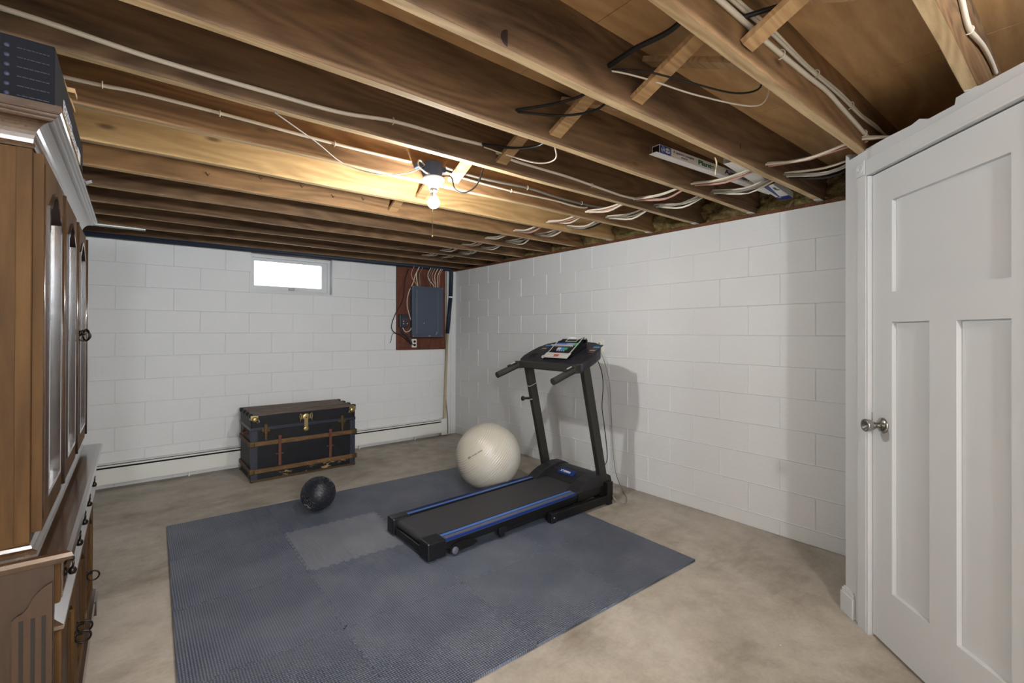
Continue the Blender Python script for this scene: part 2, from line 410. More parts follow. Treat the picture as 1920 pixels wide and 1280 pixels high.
# ---- ceiling joists
ORD = ['first', 'second', 'third', 'fourth', 'fifth', 'sixth', 'seventh', 'eighth', 'ninth', 'tenth', 'eleventh', 'twelfth', 'thirteenth', 'fourteenth', 'fifteenth', 'sixteenth']
JZ0, JZ1 = 2.158, 2.394
def jy(k, x=-2.5): return -4.166+.4075*k-.019*(x+2.5)
XE = {-2: .1, -1: .1}
for k in range(10, -3, -1):
    yc = jy(k); m = MB(); x0, x1 = -4.25, .105
    n = 24; tw = .019
    A = []
    for i in range(n+1):
        x = x0+(x1-x0)*i/n; y = jy(k, x)+.0012*math.sin(i*1.7+k); dz = .0015*math.sin(i*.9+2*k)
        A.append([m.bm.verts.new((x, y+a, z)) for a, z in ((-tw+.002, JZ0+dz), (tw-.002, JZ0+dz), (tw, JZ0+.002+dz), (tw, JZ1), (-tw, JZ1), (-tw, JZ0+.002+dz))])
    for P, Q in zip(A, A[1:]):
        for i in range(6): m.bm.faces.new((P[i], P[(i+1) % 6], Q[(i+1) % 6], Q[i]))
    m.bm.faces.new(A[0][::-1]); m.bm.faces.new(A[-1])
    low = []
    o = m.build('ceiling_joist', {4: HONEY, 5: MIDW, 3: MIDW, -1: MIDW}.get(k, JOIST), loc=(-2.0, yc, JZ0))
    o.data.materials.append(EDGE)  # paler timber tone on the joist undersides only
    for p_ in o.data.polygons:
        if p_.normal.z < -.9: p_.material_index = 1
    extra = {10: 'tight against the window wall', 3: 'holding the pull-chain light', -1: 'ending on the white closet corner', -2: 'nearest the camera, above the door', 0: 'beside the two long lamp cartons', 4: 'pale honey coloured, behind the light bulb'}.get(k)
    tag(o, '%s ceiling joist counting from the window wall%s' % (ORD[10-k], ', '+extra if extra else ', brown wood'), 'joist', 'ceiling joists')

jk = [q for q in C.objects if q.name.startswith('ceiling_joist')][10]
for px_, pz_, ra, rb in ((-2.465, 2.188, .030, .028), (-1.06, 2.225, .012, .016)):
    m = MB(); m.prism([(ra*math.cos(2*PI*i/20), rb*math.sin(2*PI*i/20)) for i in range(20)], lambda a, b: V((px_+a, jy(0, px_)-.0186, pz_+b)), lambda a, b: V((px_+a*.9, jy(0, px_)-.0198, pz_+b*.9))); m.build('knot', plain('knot_timber', (46, 28, 22), .7), jk)
for k in (0, 1, 2, 3, 4, -2):
    xs = .0 if k > -2 else -1.08
    o_ = [q for q in C.objects if q.name.startswith('ceiling_joist')][10-k]
    m = MB().box(xs-.05, xs+.008, jy(k, xs)-.018, jy(k, xs)+.018, JZ0-.0035, JZ0+.001, .001); m.build('paint_smear', WHITE, o_)
for x in (-2.986, -2.72, -2.49, -2.30, -2.10):
    y = jy(5, x)-.020; z = 2.235+.02*math.sin(x*9)
    tag(MB().tube([(x-.014, y-.012, z+.010), (x, y-.003, z-.006), (x+.006, y-.012, z+.004)], .0018, 6).build('bent_nail', BLACKM), 'tiny dark bent nail in the joist behind the bulb', 'nail', 'bent nails in the joist behind the bulb')

# ---- cross bracing between joists
BX = -1.86
for k in range(-2, 5):
    ya, yb = jy(k, BX)+.02, jy(k+1, BX)-.02
    xs = {-2: -1.86, -1: -1.84, 0: -1.86, 1: -1.84, 2: -1.87, 3: -1.86, 4: -1.86}[k]
    where = 'between %s and %s joists from window wall' % (ORD[10-k-1], ORD[10-k])
    n1 = MB().bar((xs-.03, yb-.001, JZ0+.035), (xs-.03, ya+.001, JZ1-.03), .064, .019, up=(0, 0, 1), bev=.001).build('cross_brace', BRACE, loc=(xs-.03, (ya+yb)/2, 2.27))
    n2 = MB().bar((xs+.04, ya+.001, JZ0+.035), (xs+.04, yb-.001, JZ1-.03), .064, .019, up=(0, 0, 1), bev=.001).build('cross_brace', BRACE, loc=(xs+.04, (ya+yb)/2, 2.27))
    tag(n1, 'pale brace rising toward camera, '+where, 'brace', 'cross braces between the joists')
    tag(n2, 'pale brace rising toward back, '+where, 'brace', 'cross braces between the joists')

# ---- insulation stuffed between joist ends above the right wall
for k in range(-2, 8):
    y0, y1 = jy(k, 0)+.022, jy(k+1, 0)-.022; m = MB(); bm = m.bm; rnd = random.Random(40+k)
    nx, nz = 14, 12; G = []
    full = rnd.uniform(.55, 1.0); lean = rnd.uniform(-.6, .6)
    for i in range(nx+1):
        row = []
        for j in range(nz+1):
            u = i/nx; t = j/nz
            hgt = (.23)*min(1, full+lean*(u-.5)*.5)
            x = .062-.06*math.sin(PI*min(1, (1-t)*1.2))*(.5+.6*math.sin(5*u+k))-.045*rnd.random()-(.055*(1-t)**3*(.6+.6*math.sin(9*u+2*k)))
            row.append(bm.verts.new((x+.02, y0+(y1-y0)*u, 2.160+hgt*t+.012*rnd.random()*(t > 0))))
        G.append(row)
    for i in range(nx):
        for j in range(nz): bm.faces.new((G[i][j], G[i+1][j], G[i+1][j+1], G[i][j+1])).smooth = True
    back = [[bm.verts.new((.108, G[i][j].co.y, G[i][j].co.z)) for j in (0, nz)] for i in range(nx+1)]
    for i in range(nx):
        bm.faces.new((G[i][nz], G[i+1][nz], back[i+1][1], back[i][1])); bm.faces.new((G[i+1][0], G[i][0], back[i][0], back[i+1][0])); bm.faces.new((back[i][0], back[i][1], back[i+1][1], back[i+1][0]))
    for i in (0, nx):
        f = [G[i][j] for j in range(nz+1)]+[back[i][1], back[i][0]]; bm.faces.new(f)
    o = m.build('insulation_batt', WOOL)
    tag(o, 'yellow brown insulation above right wall, between %s and %s joists from window wall' % (ORD[10-k-1], ORD[10-k]), 'insulation', 'insulation between the joist ends')

# ---- diagonal closet wall with the white door
d45 = V((-.70711, -.70711, 0)); nrm = V((-.70711, .70711, 0))      # along the wall to the right of the picture; out into the room
C0 = V((-.648, -4.523, 0))
def W(t, z, d=0): return C0+d45*t+nrm*d+V((0, 0, z))
DT0 = (V((-.776, -4.651, 0))-C0).length; DW = .762; DT1 = DT0+DW; DH = 2.034
topz = [(0, 2.19), (.015, 2.19), (.03, 2.157), (.09, 2.157), (.12, 2.165), (.3, 2.160), (.42, 2.152), (.46, 2.158), (.50, 2.138), (.62, 2.134), (.625, 2.156), (.70, 2.156), (.72, 2.150), (.9, 2.142), (1.96, 2.14)]
cw = MB()
poly = [(0, 0)]+[(DT0-.012, 0), (DT0-.012, DH+.012), (DT1+.012, DH+.012), (DT1+.012, 0), (1.96, 0)]+topz[::-1]
cw.prism(poly, lambda t, z: W(t, z, -.11), lambda t, z: W(t, z, 0))
P1 = W(1.96, 0)  # unseen run past the door, lengthened to block the fill lights
cw.box(P1.x-.0, P1.x+.11, -8.6, P1.y+.0, 0, 2.14)
c1 = W(0, 0); cw.box(c1.x+.0, .0, c1.y-.13, c1.y-.02, 0, 2.157)
struct(cw.build('wall_diagonal', WHITE))
# casing, head, rosette block, plinth
def wbox(m, t0, t1, z0, z1, d0, d1, bev=0):
    m.obox(W((t0+t1)/2, (z0+z1)/2, (d0+d1)/2), d45*(t1-t0)/2, nrm*(d1-d0)/2, V((0, 0, (z1-z0)/2)), bev); return m
m = MB(); wbox(m, DT0-.07, DT0-.012, 0, DH+.01, 0, .014, .002); wbox(m, DT0-.012, DT0-.001, 0, DH, -.10, .012, .001); wbox(m, DT0-.075, DT0-.016, DH+.01, DH+.075, .0, .019, .002)
for rr in (.012, .021): m.torus(W(DT0-.046, DH+.043, .019), nrm, rr, .0022, 24, 6)
struct(m.build('trim_3', WHITE), 'white moulded casing left of the white door')
m = MB(); wbox(m, DT0-.014, DT1+.07, DH+.012, DH+.072, 0, .014, .002); wbox(m, DT0-.012, DT1+.012, DH+.002, DH+.012, -.10, .016, .001)
struct(m.build('trim_4', WHITE))
m = MB(); wbox(m, DT1+.012, DT1+.07, 0, DH+.012, 0, .014, .002); wbox(m, DT1+.001, DT1+.012, 0, DH, -.10, .012, .001)
struct(m.build('trim_5', WHITE))
m = MB(); wbox(m, -.016, .075, 0, .095, 0, .016, .002); wbox(m, -.012, .071, .095, .112, 0, .011, .002); wbox(m, -.006, .066, .112, .122, 0, .006, .001)
m.box(c1.x-.002, .0-.001, c1.y-.02, c1.y-.004, 0, .11)
struct(m.build('baseboard_diagonal', WHITE), 'short white moulded baseboard at the corner left of the white door')
# door slab with three recessed flat panels
door = thing('door_1', W(DT0+DW/2, 0, 0), 'white painted three-panel interior door with a round nickel knob', 'door'); door['kind'] = 'structure'
m = MB(); bm = m.bm; fD, bD, rec = -.006, -.041, -.016
def panel_face(t0, t1, z0, z1):
    pass
ts = [0, .118, .318, .433, .633, DW-.004]; zs = [.0, .235, 1.368, 1.494, 1.879, DH-.018]
ts = [0, .119, .315, .434, .632, DW-.006]
def tt(t): return DT0+.003+t
def quad(t0, t1, z0, z1, d): bm.faces.new([bm.verts.new(W(tt(a), b+.014, d)) for a, b in ((t0, z0), (t1, z0), (t1, z1), (t0, z1))])
openings = [(ts[1], ts[2], zs[1], zs[2]), (ts[3], ts[4], zs[1], zs[2]), (ts[1], ts[4], zs[3], zs[4])]
for i in range(5):
    for j in range(5):
        c = ((ts[i]+ts[i+1])/2, (zs[j]+zs[j+1])/2)
        if not any(a < c[0] < b and e < c[1] < f for a, b, e, f in openings): quad(ts[i], ts[i+1], zs[j], zs[j+1], fD)
for a, b, e, f in openings:
    g = .010
    O = [bm.verts.new(W(tt(x), y+.014, fD)) for x, y in ((a, e), (b, e), (b, f), (a, f))]; I = [bm.verts.new(W(tt(x), y+.014, fD+rec)) for x, y in ((a+.001, e+.001), (b-.001, e+.001), (b-.001, f-.001), (a+.001, f-.001))]
    for q in range(4): bm.faces.new((O[q], O[(q+1) % 4], I[(q+1) % 4], I[q]))
    bm.faces.new(I)
E4 = [(0, zs[0]), (ts[5], zs[0]), (ts[5], zs[5]), (0, zs[5])]
Of = [bm.verts.new(W(tt(a), b+.014, fD)) for a, b in E4]; Ob = [bm.verts.new(W(tt(a), b+.014, bD)) for a, b in E4]
for q in range(4): bm.faces.new((Ob[q], Ob[(q+1) % 4], Of[(q+1) % 4], Of[q]))
bm.faces.new(Ob[::-1]); bmesh.ops.remove_doubles(bm, verts=bm.verts, dist=1e-5)
m.build('door_slab', WHITE, door)
kn = W(tt(.066), .940, fD)
m = MB().lathe([(.033, 0), (.0335, .003), (.031, .007), (.020, .011), (.0, .011)], kn, nrm, 32); m.build('rosette', CHROME, door)
m = MB().lathe([(.012, .008), (.011, .022), (.0135, .034), (.022, .046), (.0265, .060), (.0275, .070), (.026, .0745), (.019, .073), (.012, .066), (.0, .064)], kn, nrm, 32); m.build('knob', CHROME, door)
m = MB(); wbox(m, DT0-.004, DT0+.004, .905, .985, -.02, -.004, .001); m.build('strike_plate', CHROME, door)

# ---- window in the back wall
win = thing('window_1', ((WX0+WX1)/2, .1, WZ0), 'small white basement hopper window glowing with daylight', 'window'); win['kind'] = 'structure'
f = lambda y: (lambda x, z: V((x, y, z)))
def rect(a, b, c, d): return [(a, c), (b, c), (b, d), (a, d)]
struct(MB().ring(rect(WX0-.0, WX1, WZ0, 2.156), rect(WX0+.004, WX1-.004, WZ0+.006, 2.15), f(.001), f(.24)).build('window_reveal', WHITE, win))
MB().ring(rect(WX0+.004, WX1-.004, WZ0+.006, 2.112), rect(WX0+.024, WX1-.030, WZ0+.032, 2.092), f(.075), f(.14)).build('window_frame', WHITE, win)
MB().box(WX0, WX1, .06, .24, 2.112, 2.156).build('head_filler', WHITE, win)
sash = MB().ring(rect(WX0+.024, WX1-.030, WZ0+.034, 2.090), rect(-2.353, -1.688, 1.806, 2.060), f(.088), f(.125)).build('sash', WHITE, win)
MB().box(-2.353, -1.688, .104, .108, 1.806, 2.060).build('pane', GLASS, sash)
MB().box(-2.03, -1.97, .070, .09, WZ0+.035, WZ0+.062, .004).tube([(-2.0, .078, WZ0+.05), (-1.985, .068, WZ0+.066), (-1.972, .068, WZ0+.052)], .004, 8).build('latch', LGREY, sash)
MB().box(WX0-.01, WX1+.004, -.006, .075, WZ0-.006, WZ0+.006, .002).build('window_sill', WHITE, win)
# light well outside
struct(MB().box(-2.9, -1.1, 1.0, 1.05, 1.2, 1.9).box(-2.9, -1.1, .25, 1.0, 1.55, 1.6).build('trim_6', plain('window_well', (190, 190, 186), .7)))

# ================================================================== FLOOR MATS
T_ = .6085; MA = math.radians(-1.6); MO = V((-3.124, -1.314, 0))
mdx = V((math.cos(MA), math.sin(MA), 0)); mdy = V((math.sin(MA), -math.cos(MA), 0))    # right along the wall; toward the camera
def seam(t0, t1, amp, n=11):
    """jigsaw edge: (t, offset) pairs from t0 to t1"""
    P = []; st = (t1-t0)/(2*n)
    for i in range(2*n):
        o_ = amp if i % 2 else -amp
        P += [(t0+st*(i+.06), o_), (t0+st*(i+.94), o_)]
    return P
rowname = ['back row nearest trunk', 'second row from back', 'third row from back', 'front row nearest camera']
colname = ['at left edge', 'second from left edge', 'second from right edge', 'at right edge']
for r in range(4):
    for c in range(4):
        a0, a1, b0, b1 = c*T_, (c+1)*T_, r*T_, (r+1)*T_; g = .0008; A = .0075
        h = .0125; ins = .014; q = lambda a_, b_, z: MO+mdx*a_+mdy*b_+V((0, 0, z))
        sides = []
        for horiz, cst, on, sg in ((1, b0, r > 0, 1), (0, a1, c < 3, -1), (1, b1, r < 3, -1), (0, a0, c > 0, 1)):
            lo, hi = (a0, a1) if horiz else (b0, b1)
            L_ = [(lo+g, 0)]+(seam(lo, hi, A) if on else [(lo+(hi-lo)*i/6, 0) for i in range(1, 6)])+[(hi-g, 0)]
            sides.append((horiz, cst, sg, L_, lo, hi))
        m = MB(); bm = m.bm
        ia0, ia1, ib0, ib1 = a0+ins, a1-ins, b0+ins, b1-ins
        bm.faces.new([bm.verts.new(q(*p, h)) for p in ((ia0, ib0), (ia1, ib0), (ia1, ib1), (ia0, ib1))])
        for horiz, cst, sg, L_, lo, hi in sides:
            O_, I_, D_ = [], [], []
            for t, off in L_:
                tc_ = min(max(t, lo+ins), hi-ins)
                po_ = (t, cst+off+sg*g) if horiz else (cst+off+sg*g, t); pi_ = (tc_, cst+sg*ins) if horiz else (cst+sg*ins, tc_)
                O_.append(bm.verts.new(q(*po_, h))); I_.append(bm.verts.new(q(*pi_, h))); D_.append(bm.verts.new(q(*po_, 0)))
            for i in range(len(L_)-1):
                if (I_[i].co-I_[i+1].co).length < 1e-6: bm.faces.new((O_[i], O_[i+1], I_[i]))
                else: bm.faces.new((O_[i], O_[i+1], I_[i+1], I_[i]))
                bm.faces.new((O_[i], D_[i], D_[i+1], O_[i+1]))
        bmesh.ops.remove_doubles(bm, verts=bm.verts, dist=1e-6)
        worn = (r, c) == (1, 1)
        o = m.build('foam_mat_tile', MATG if worn else MATF, loc=MO+mdx*(a0+T_/2)+mdy*(b0+T_/2))
        tag(o, '%s foam floor tile, %s, %s' % ('worn greyish' if worn else 'black', rowname[r], colname[c]), 'mat', 'interlocking foam floor tiles')

# ================================================================== BALLS
yb = thing('exercise_ball', (-.981, -2.076, .2875), 'large cream inflated exercise ball between treadmill and wall', 'ball')
m = MB(); m.lathe([(.275*math.cos(a), .275*math.sin(a)) for a in [(-PI/2+PI*i/64) for i in range(65)]], yb.location, (0, 0, 1), 96)
sb = m.build('shell', PEARL, yb, loc=yb.location)
# printed mark on the ball
def on_ball(px, R, yaw_, el): return V((R*math.cos(el)*math.cos(yaw_), R*math.cos(el)*math.sin(yaw_), R*math.sin(el)))
m = MB()
camdir = math.atan2(-5.2377+2.076, -3.3079+.981)
prev = None
rnd = random.Random(3)
for i in range(22):
    if i in (5, 14): continue
    t = i/21; ya = camdir-.62+t*.42; el = .16+t*.26; R = .2756
    p = on_ball(0, R, ya, el); n_ = p.normalized(); tr = (on_ball(0, R, ya+.05, el+.031)-p).normalized(); up = n_.cross(tr)
    hh = .0055 if i > 3 else .010
    m.obox(yb.location+p, tr*.0030, up*hh*rnd.uniform(.6, 1), n_*.0006)
m.build('printed_mark', plain('grey_ink', (120, 122, 118), .5), yb)
m = MB(); p = on_ball(0, .2745, camdir+.75, -.62); m.lathe([(.008, 0), (.008, .003), (.004, .004)], yb.location+p, p.normalized(), 12); m.build('air_plug', PORC, yb)

R_ = .122; bc = V((-2.237, -1.659, .0125+R_+.001))
me_ = MB(); bm = me_.bm; q = bmesh.ops.create_uvsphere(bm, u_segments=300, v_segments=200, radius=R_)
rot = Matrix.Rotation(.6, 3, 'X') @ Matrix.Rotation(.5, 3, 'Y')
for v in bm.verts:
    d = v.co.normalized(); la = math.asin(max(-1, min(1, d.z))); lo = math.atan2(d.y, d.x)
    k = la/.15; row = math.floor(k); fr = k-row
    nseg = max(6, int(24*math.cos((row+.5)*.15))); s_ = (lo/(2*PI)*nseg+.5*(row % 2)+.35*(fr-.5)*(1 if row % 2 else -1)) % 1
    gx = min(fr, 1-fr); gy = min(s_, 1-s_)
    dep = 1 if (gx > .17 and gy > .14) else 0
    v.co = d*(R_-.0045*(1-dep))
    if abs(la) < .03: v.co = d*(R_-.001)
bmesh.ops.transform(bm, matrix=rot.to_4x4(), verts=bm.verts); bmesh.ops.translate(bm, verts=bm.verts, vec=bc)
for f_ in bm.faces: f_.smooth = False
o = me_.build('slam_ball', SLAM, loc=bc); tag(o, 'small black tread-textured slam ball on the foam mat before the trunk', 'ball')

# ================================================================== TRUNK
tx0, tx1, ty0, ty1, th = -2.500, -1.580, -.632, -.125, .600
tr = thing('steamer_trunk', ((tx0+tx1)/2, (ty0+ty1)/2, 0), 'antique black steamer trunk with wooden slats against the window wall', 'trunk')
lidz = .462
m = MB().box(tx0, tx1, ty0, ty1, .008, lidz-.002, .006); m.build('body', TRUNK, tr)
lid = MB().box(tx0-.003, tx1+.003, ty0-.003, ty1+.003, lidz, th-.012, .010).build('lid', TRUNK, tr)
MB().box(tx0-.006, tx1+.006, ty0-.006, ty1+.006, lidz-.006, lidz+.020, .002).build('lid_band', plain('trunk_band', (36, 39, 52), .4), lid)
for i in range(4):
    y = ty0+.035+(ty1-ty0-.07)*i/3
    MB().box(tx0+.01, tx1-.01, y-.042, y+.042, th-.014, th+.002, .004).build('top_slat', TOPSLAT, lid)
    for x in (tx0+.008, tx1-.008): pass
for i in range(4):
    y = ty0+.035+(ty1-ty0-.07)*i/3
    for x in (tx0-.002, tx1+.002): MB().box(x-.012, x+.012, y-.03, y+.03, th-.030, th+.004, .006).build('slat_cap', TRUNK, lid)
for z0, z1 in ((.318, .358), (.078, .116)):
    MB().box(tx0+.004, tx1-.004, ty0-.013, ty0, z0, z1, .003).build('front_slat', SLAT, tr)
    for sx, x in ((-1, tx0), (1, tx1)):
        MB().box(min(x, x+sx*.013), max(x, x+sx*.013), ty0+.004, ty1-.004, z0, z1, .003).build('side_slat', LEATH, tr)
        MB().box(x-.028 if sx > 0 else x-.018, x+.018 if sx > 0 else x+.028, ty0-.018, ty0+.028, z0-.004, z1+.004, .006).build('slat_corner', BRASSD, tr)
        m = MB()
        for zz in (z0+.012, z1-.012): m.ball((x-sx*.02, ty0-.019, zz), .004, 1)
        m.build('nail_head', BRASSD, tr)
for x in [tx0+.07+.1*i for i in range(9)]:
    for z0, z1 in ((.318, .358), (.078, .116)): MB().ball((x, ty0-.0135, (z0+z1)/2), .0035, 1).build('slat_nail', BRASS, tr)
# upright corner ironwork and base band
for x, sx in ((tx0, 1), (tx1, -1)):
    m = MB().box(min(x-sx*.002, x+sx*.05), max(x-sx*.002, x+sx*.05), ty0-.003, ty0+.0, .02, lidz-.01).box(x-.003, x+.003, ty0, ty0+.04, .02, lidz-.01)
    for i in range(9): m.ball((x+sx*.042, ty0-.004, .05+i*.047), .0035, 1)
    m.build('corner_iron', plain('dark_iron', (40, 42, 54), .45), tr)
    m = MB().ball((x+sx*.006, ty0+.006, .016), .016, 2); m.build('foot_knob', BRASSD, tr)
    MB().ball((x+sx*.006, ty1-.006, .016), .016, 2).build('foot_knob', BRASSD, tr)
MB().box(tx0-.003, tx1+.003, ty0-.004, ty0, .006, .022).build('base_edge', BRASSD, tr)
# brass corner clasps on the lid
for x, sx in ((tx0, 1), (tx1, -1)):
    m = MB(); m.lathe([(.0, -.008), (.02, -.006), (.026, .004), (.02, .012), (.006, .014)], (x+sx*.028, ty0-.004, th-.045), (0, -1, 0), 14)
    m.box(min(x-sx*.006, x+sx*.055), max(x-sx*.006, x+sx*.055), ty0-.009, ty0, th-.034, th-.012, .003).box(x-.008, x+.008, ty0-.008, ty0+.05, th-.05, th-.008, .004)
    m.tube([(x+sx*.05, ty0-.008, th-.04), (x+sx*.065, ty0-.008, th-.068), (x+sx*.04, ty0-.008, th-.072)], .005, 6)
    m.build('corner_clasp', BRASS, lid)
# centre lock
lx = -2.045; m = MB()
m.lathe([(.034, 0), (.034, .006), (.028, .009), (0, .009)], (lx, ty0-.004, .535), (0, -1, 0), 24)
m.box(lx-.019, lx+.019, ty0-.014, ty0-.003, .445, .54, .004)
m.lathe([(.027, 0), (.027, .008), (.014, .013), (.008, .013)], (lx, ty0-.004, .425), (0, -1, 0), 20)
for s_ in (-1, 1):
    m.box(lx+s_*.032-.012*(s_ < 0), lx+s_*.032+.012*(s_ > 0), ty0-.007, ty0-.001, .515, .555, .002)
    m.tube([(lx+s_*.03, ty0-.006, .555), (lx+s_*.052, ty0-.006, .566), (lx+s_*.056, ty0-.006, .54), (lx+s_*.048, ty0-.006, .515), (lx+s_*.056, ty0-.006, .492)], .0055, 6)
lk = m.build('lock_hasp', BRASS, tr)
MB().lathe([(.006, 0), (.006, .002), (0, .002)], (lx, ty0-.013, .53), (0, -1, 0), 10).build('keyhole', DARK, lk)
# draw-bolt latches and leather straps
for x in (-2.385, -1.708):
    m = MB(); z = .45
    m.box(x-.014, x+.014, ty0-.014, ty0-.002, z-.055, z+.06, .004).box(x-.034, x+.034, ty0-.008, ty0-.002, z-.012, z+.022, .003)
    for s_ in (-1, 1): m.ball((x+s_*.036, ty0-.006, z+.004), .010, 1).ball((x+s_*.026, ty0-.006, z-.024), .007, 1)
    m.torus((x, ty0-.016, z-.02), (0, 1, 0), .013, .003, 14, 6).lathe([(.011, 0), (.008, .012), (0, .014)], (x, ty0-.004, z+.062), (0, -1, 0), 10).box(x-.009, x+.009, ty0-.012, ty0-.002, z-.085, z-.05, .002)
    m.build('draw_latch', BRASSD, tr)
for x in (-2.272, -1.823):
    st_ = MB().box(x-.013, x+.013, ty0-.020, ty0-.0005, .122, .385, .003).box(x-.015, x+.015, ty0-.021, ty0, .372, .395, .004).build('strap', LEATH, tr)
    MB().box(x-.034, x+.034, ty0-.012, ty0-.001, .222, .236, .003).build('strap_buckle', LEATH, st_)
h_ = MB().tube([(tx0-.004, -.31, .42), (tx0-.02, -.33, .41), (tx0-.022, -.38, .40), (tx0-.02, -.43, .41), (tx0-.004, -.45, .42)], .011, 8, smooth=4).box(tx0-.008, tx0, -.325, -.285, .40, .44, .002).box(tx0-.008, tx0, -.475, -.435, .40, .44, .002); h_.build('side_handle', LEATH, tr)

# ================================================================== TREADMILL
tm = thing('treadmill', (-1.2, -2.615, 0), 'black folding treadmill with blue side rails facing the right wall', 'treadmill')
YN, YF = -2.885, -2.345
def dz(x): return .112+(x+2.0)*.024        # the deck rises gently to the hood
def slope_box(m, x0, x1, y0, y1, a0, a1, bev=0, fz=dz):
    """box whose bottom/top follow the deck slope: a0,a1 offsets from dz"""
    vs = [m.bm.verts.new((x, y, fz(x)+a)) for x in (x0, x1) for y in (y0, y1) for a in (a0, a1)]
    for q in ((0, 1, 3, 2), (4, 6, 7, 5), (0, 4, 5, 1), (2, 3, 7, 6), (0, 2, 6, 4), (1, 5, 7, 3)): m.bm.faces.new([vs[i] for i in q])
    if bev: m._bev(vs, bev)
    return m
for y0, y1, nm in ((YN, YN+.045, 'n'), (YF-.045, YF, 'f')):
    slope_box(MB(), -1.93, -.46, y0+.004, y1-.004, -.055, -.004, .003).build('side_frame', BLACKM, tm)
slope_box(MB(), -1.95, -.60, YN+.12, YF-.12, -.045, -.012).build('deck_board', BLACKP, tm)
# belt with rounded return over the rear roller
m = MB(); bm = m.bm; pr = []
for i in range(9):
    a = PI/2+PI*i/8; pr.append((-1.955+.026*math.cos(a), dz(-1.955)-.026+.026*math.sin(a)))
pr = [(-.64, dz(-.64)+.001)]+pr+[(-.64, dz(-.64)-.05)]
BY0, BY1 = -2.792, -2.425
m.prism(pr, lambda x, z: V((x, BY0, z)), lambda x, z: V((x, BY1, z))); m.build('running_belt', plain('belt_rubber', (50, 50, 53), .62), tm)
for near, (y0, y1) in ((1, (YN, BY0-.012)), (0, (BY1+.012, YF))):
    rl = slope_box(MB(), -1.90, -.70, y0, y1, -.012, .006, .003).build('side_rail', GREYP if near else BLACKP, tm)
    yy = (lambda t: y0+(y1-y0)*t) if near else (lambda t: y1-(y1-y0)*t)
    m = MB()
    for t0, t1 in ((.60, .70), (.76, .86)): slope_box(m, -1.90, -.72, min(yy(t0), yy(t1)), max(yy(t0), yy(t1)), .006, .0072)
    m.build('rail_line', BLUEL, rl)
    m = MB()
    for t0, t1 in ((.52, .60), (.70, .76), (.86, .93), (.0, .07)): slope_box(m, -1.90, -.72, min(yy(t0), yy(t1)), max(yy(t0), yy(t1)), .006, .0075)
    slope_box(m, -1.90, -.72, (y0-.001) if near else y1, y0 if near else y1+.001, -.008, .005)
    m.build('rail_stripe', BLUE, rl)
# rear end caps
for s_, y0, y1 in ((1, YN-.004, -2.782), (-1, -2.435, YF+.004)):
    m = MB(); m.box(-2.004, -1.88, y0, y1, .022, .126, .010); m.build('rear_cap', BLACKP, tm)
    MB().box(-1.985, -1.945, y0+.02, y1-.02, .0125, .030, .003).build('rubber_foot', BLACKM, tm)
MB().box(-1.992, -1.962, -2.79, -2.43, .03, .072, .006).build('rear_crossbar', BLACKM, tm)
# side wheel plate and latch on the near side
m = MB().lathe([(.022, 0), (.022, .014), (.012, .018), (0, .018)], (-1.825, YN-.002, .042), (0, -1, 0), 18); m.build('transport_wheel', GREYP, tm)
m = MB(); pl_ = [(-1.86, .03)]+[(-1.76+.10*math.cos(a), .045+.042*math.sin(a)) for a in [PI-PI*.85*i/9 for i in range(10)]]+[(-1.66, .05), (-1.70, .036)]
m.prism(pl_, lambda x, z: V((x, YN-.009, z)), lambda x, z: V((x, YN+.0, z))); m.build('wheel_bracket', BLACKM, tm)
m = MB().box(-1.495, -1.435, YN-.012, YN+.01, .048, .085, .005).box(-1.485, -1.445, YN-.006, YN+.01, .022, .05, .004); m.build('pivot_bracket', BLACKP, tm)
MB().bar((-1.46, -2.86, .05), (-.80, -2.86, .07), .03, .03, bev=.003).build('lift_frame', BLACKM, tm)
MB().bar((-1.46, -2.37, .05), (-.80, -2.37, .07), .03, .03, bev=.003).build('lift_frame', BLACKM, tm)
# motor hood with two shoulders
def hood(prof, y0, y1, name, mat, bev=.006):
    m = MB(); m.prism(prof, lambda x, z: V((x, y0, z)), lambda x, z: V((x, y1, z))); bmesh.ops.recalc_face_normals(m.bm, faces=m.bm.faces)
    if bev: m._bev(list(m.bm.verts), bev)
    return m.build(name, mat, tm)
hp = [(-.645, .10), (-.645, .150), (-.62, .176), (-.57, .202), (-.51, .219), (-.45, .222), (-.40, .208), (-.375, .18), (-.37, .09)]
hd = hood(hp, -2.80, -2.42, 'motor_hood', CHARC)
sp_ = [(-.775, .138), (-.77, .147), (-.72, .178), (-.66, .205), (-.58, .226), (-.50, .235), (-.43, .230), (-.38, .205), (-.365, .16), (-.40, .138)]
hood(sp_, YN-.006, -2.783, 'hood_shoulder', CHARC, .008); hood(sp_, -2.437, YF+.006, 'hood_shoulder', CHARC, .008)
MB().box(-.78, -.37, YN-.002, YF+.002, .105, .14, .006).build('hood_base', BLACKP, tm)
slope_box(MB(), -.76, -.44, YN-.010, YN+.02, -.06, -.004, .004).build('hood_side_plate', BLACKM, tm)
un = V((.47, 0, 1)).normalized(); rp = V((0, -1, 0))
bdg = MB().obox((-.575, -2.60, .2015), V((.028, 0, .0125)), V((0, .085, 0)), V((-.0008, 0, .0018)), .001).build('badge', BLUE, hd)
text('lettering', 'XTERRA', .030, (-.588, -2.535, .2005), (0, -1, 0), (.91, 0, .41), INK, bdg, bold=.0006)
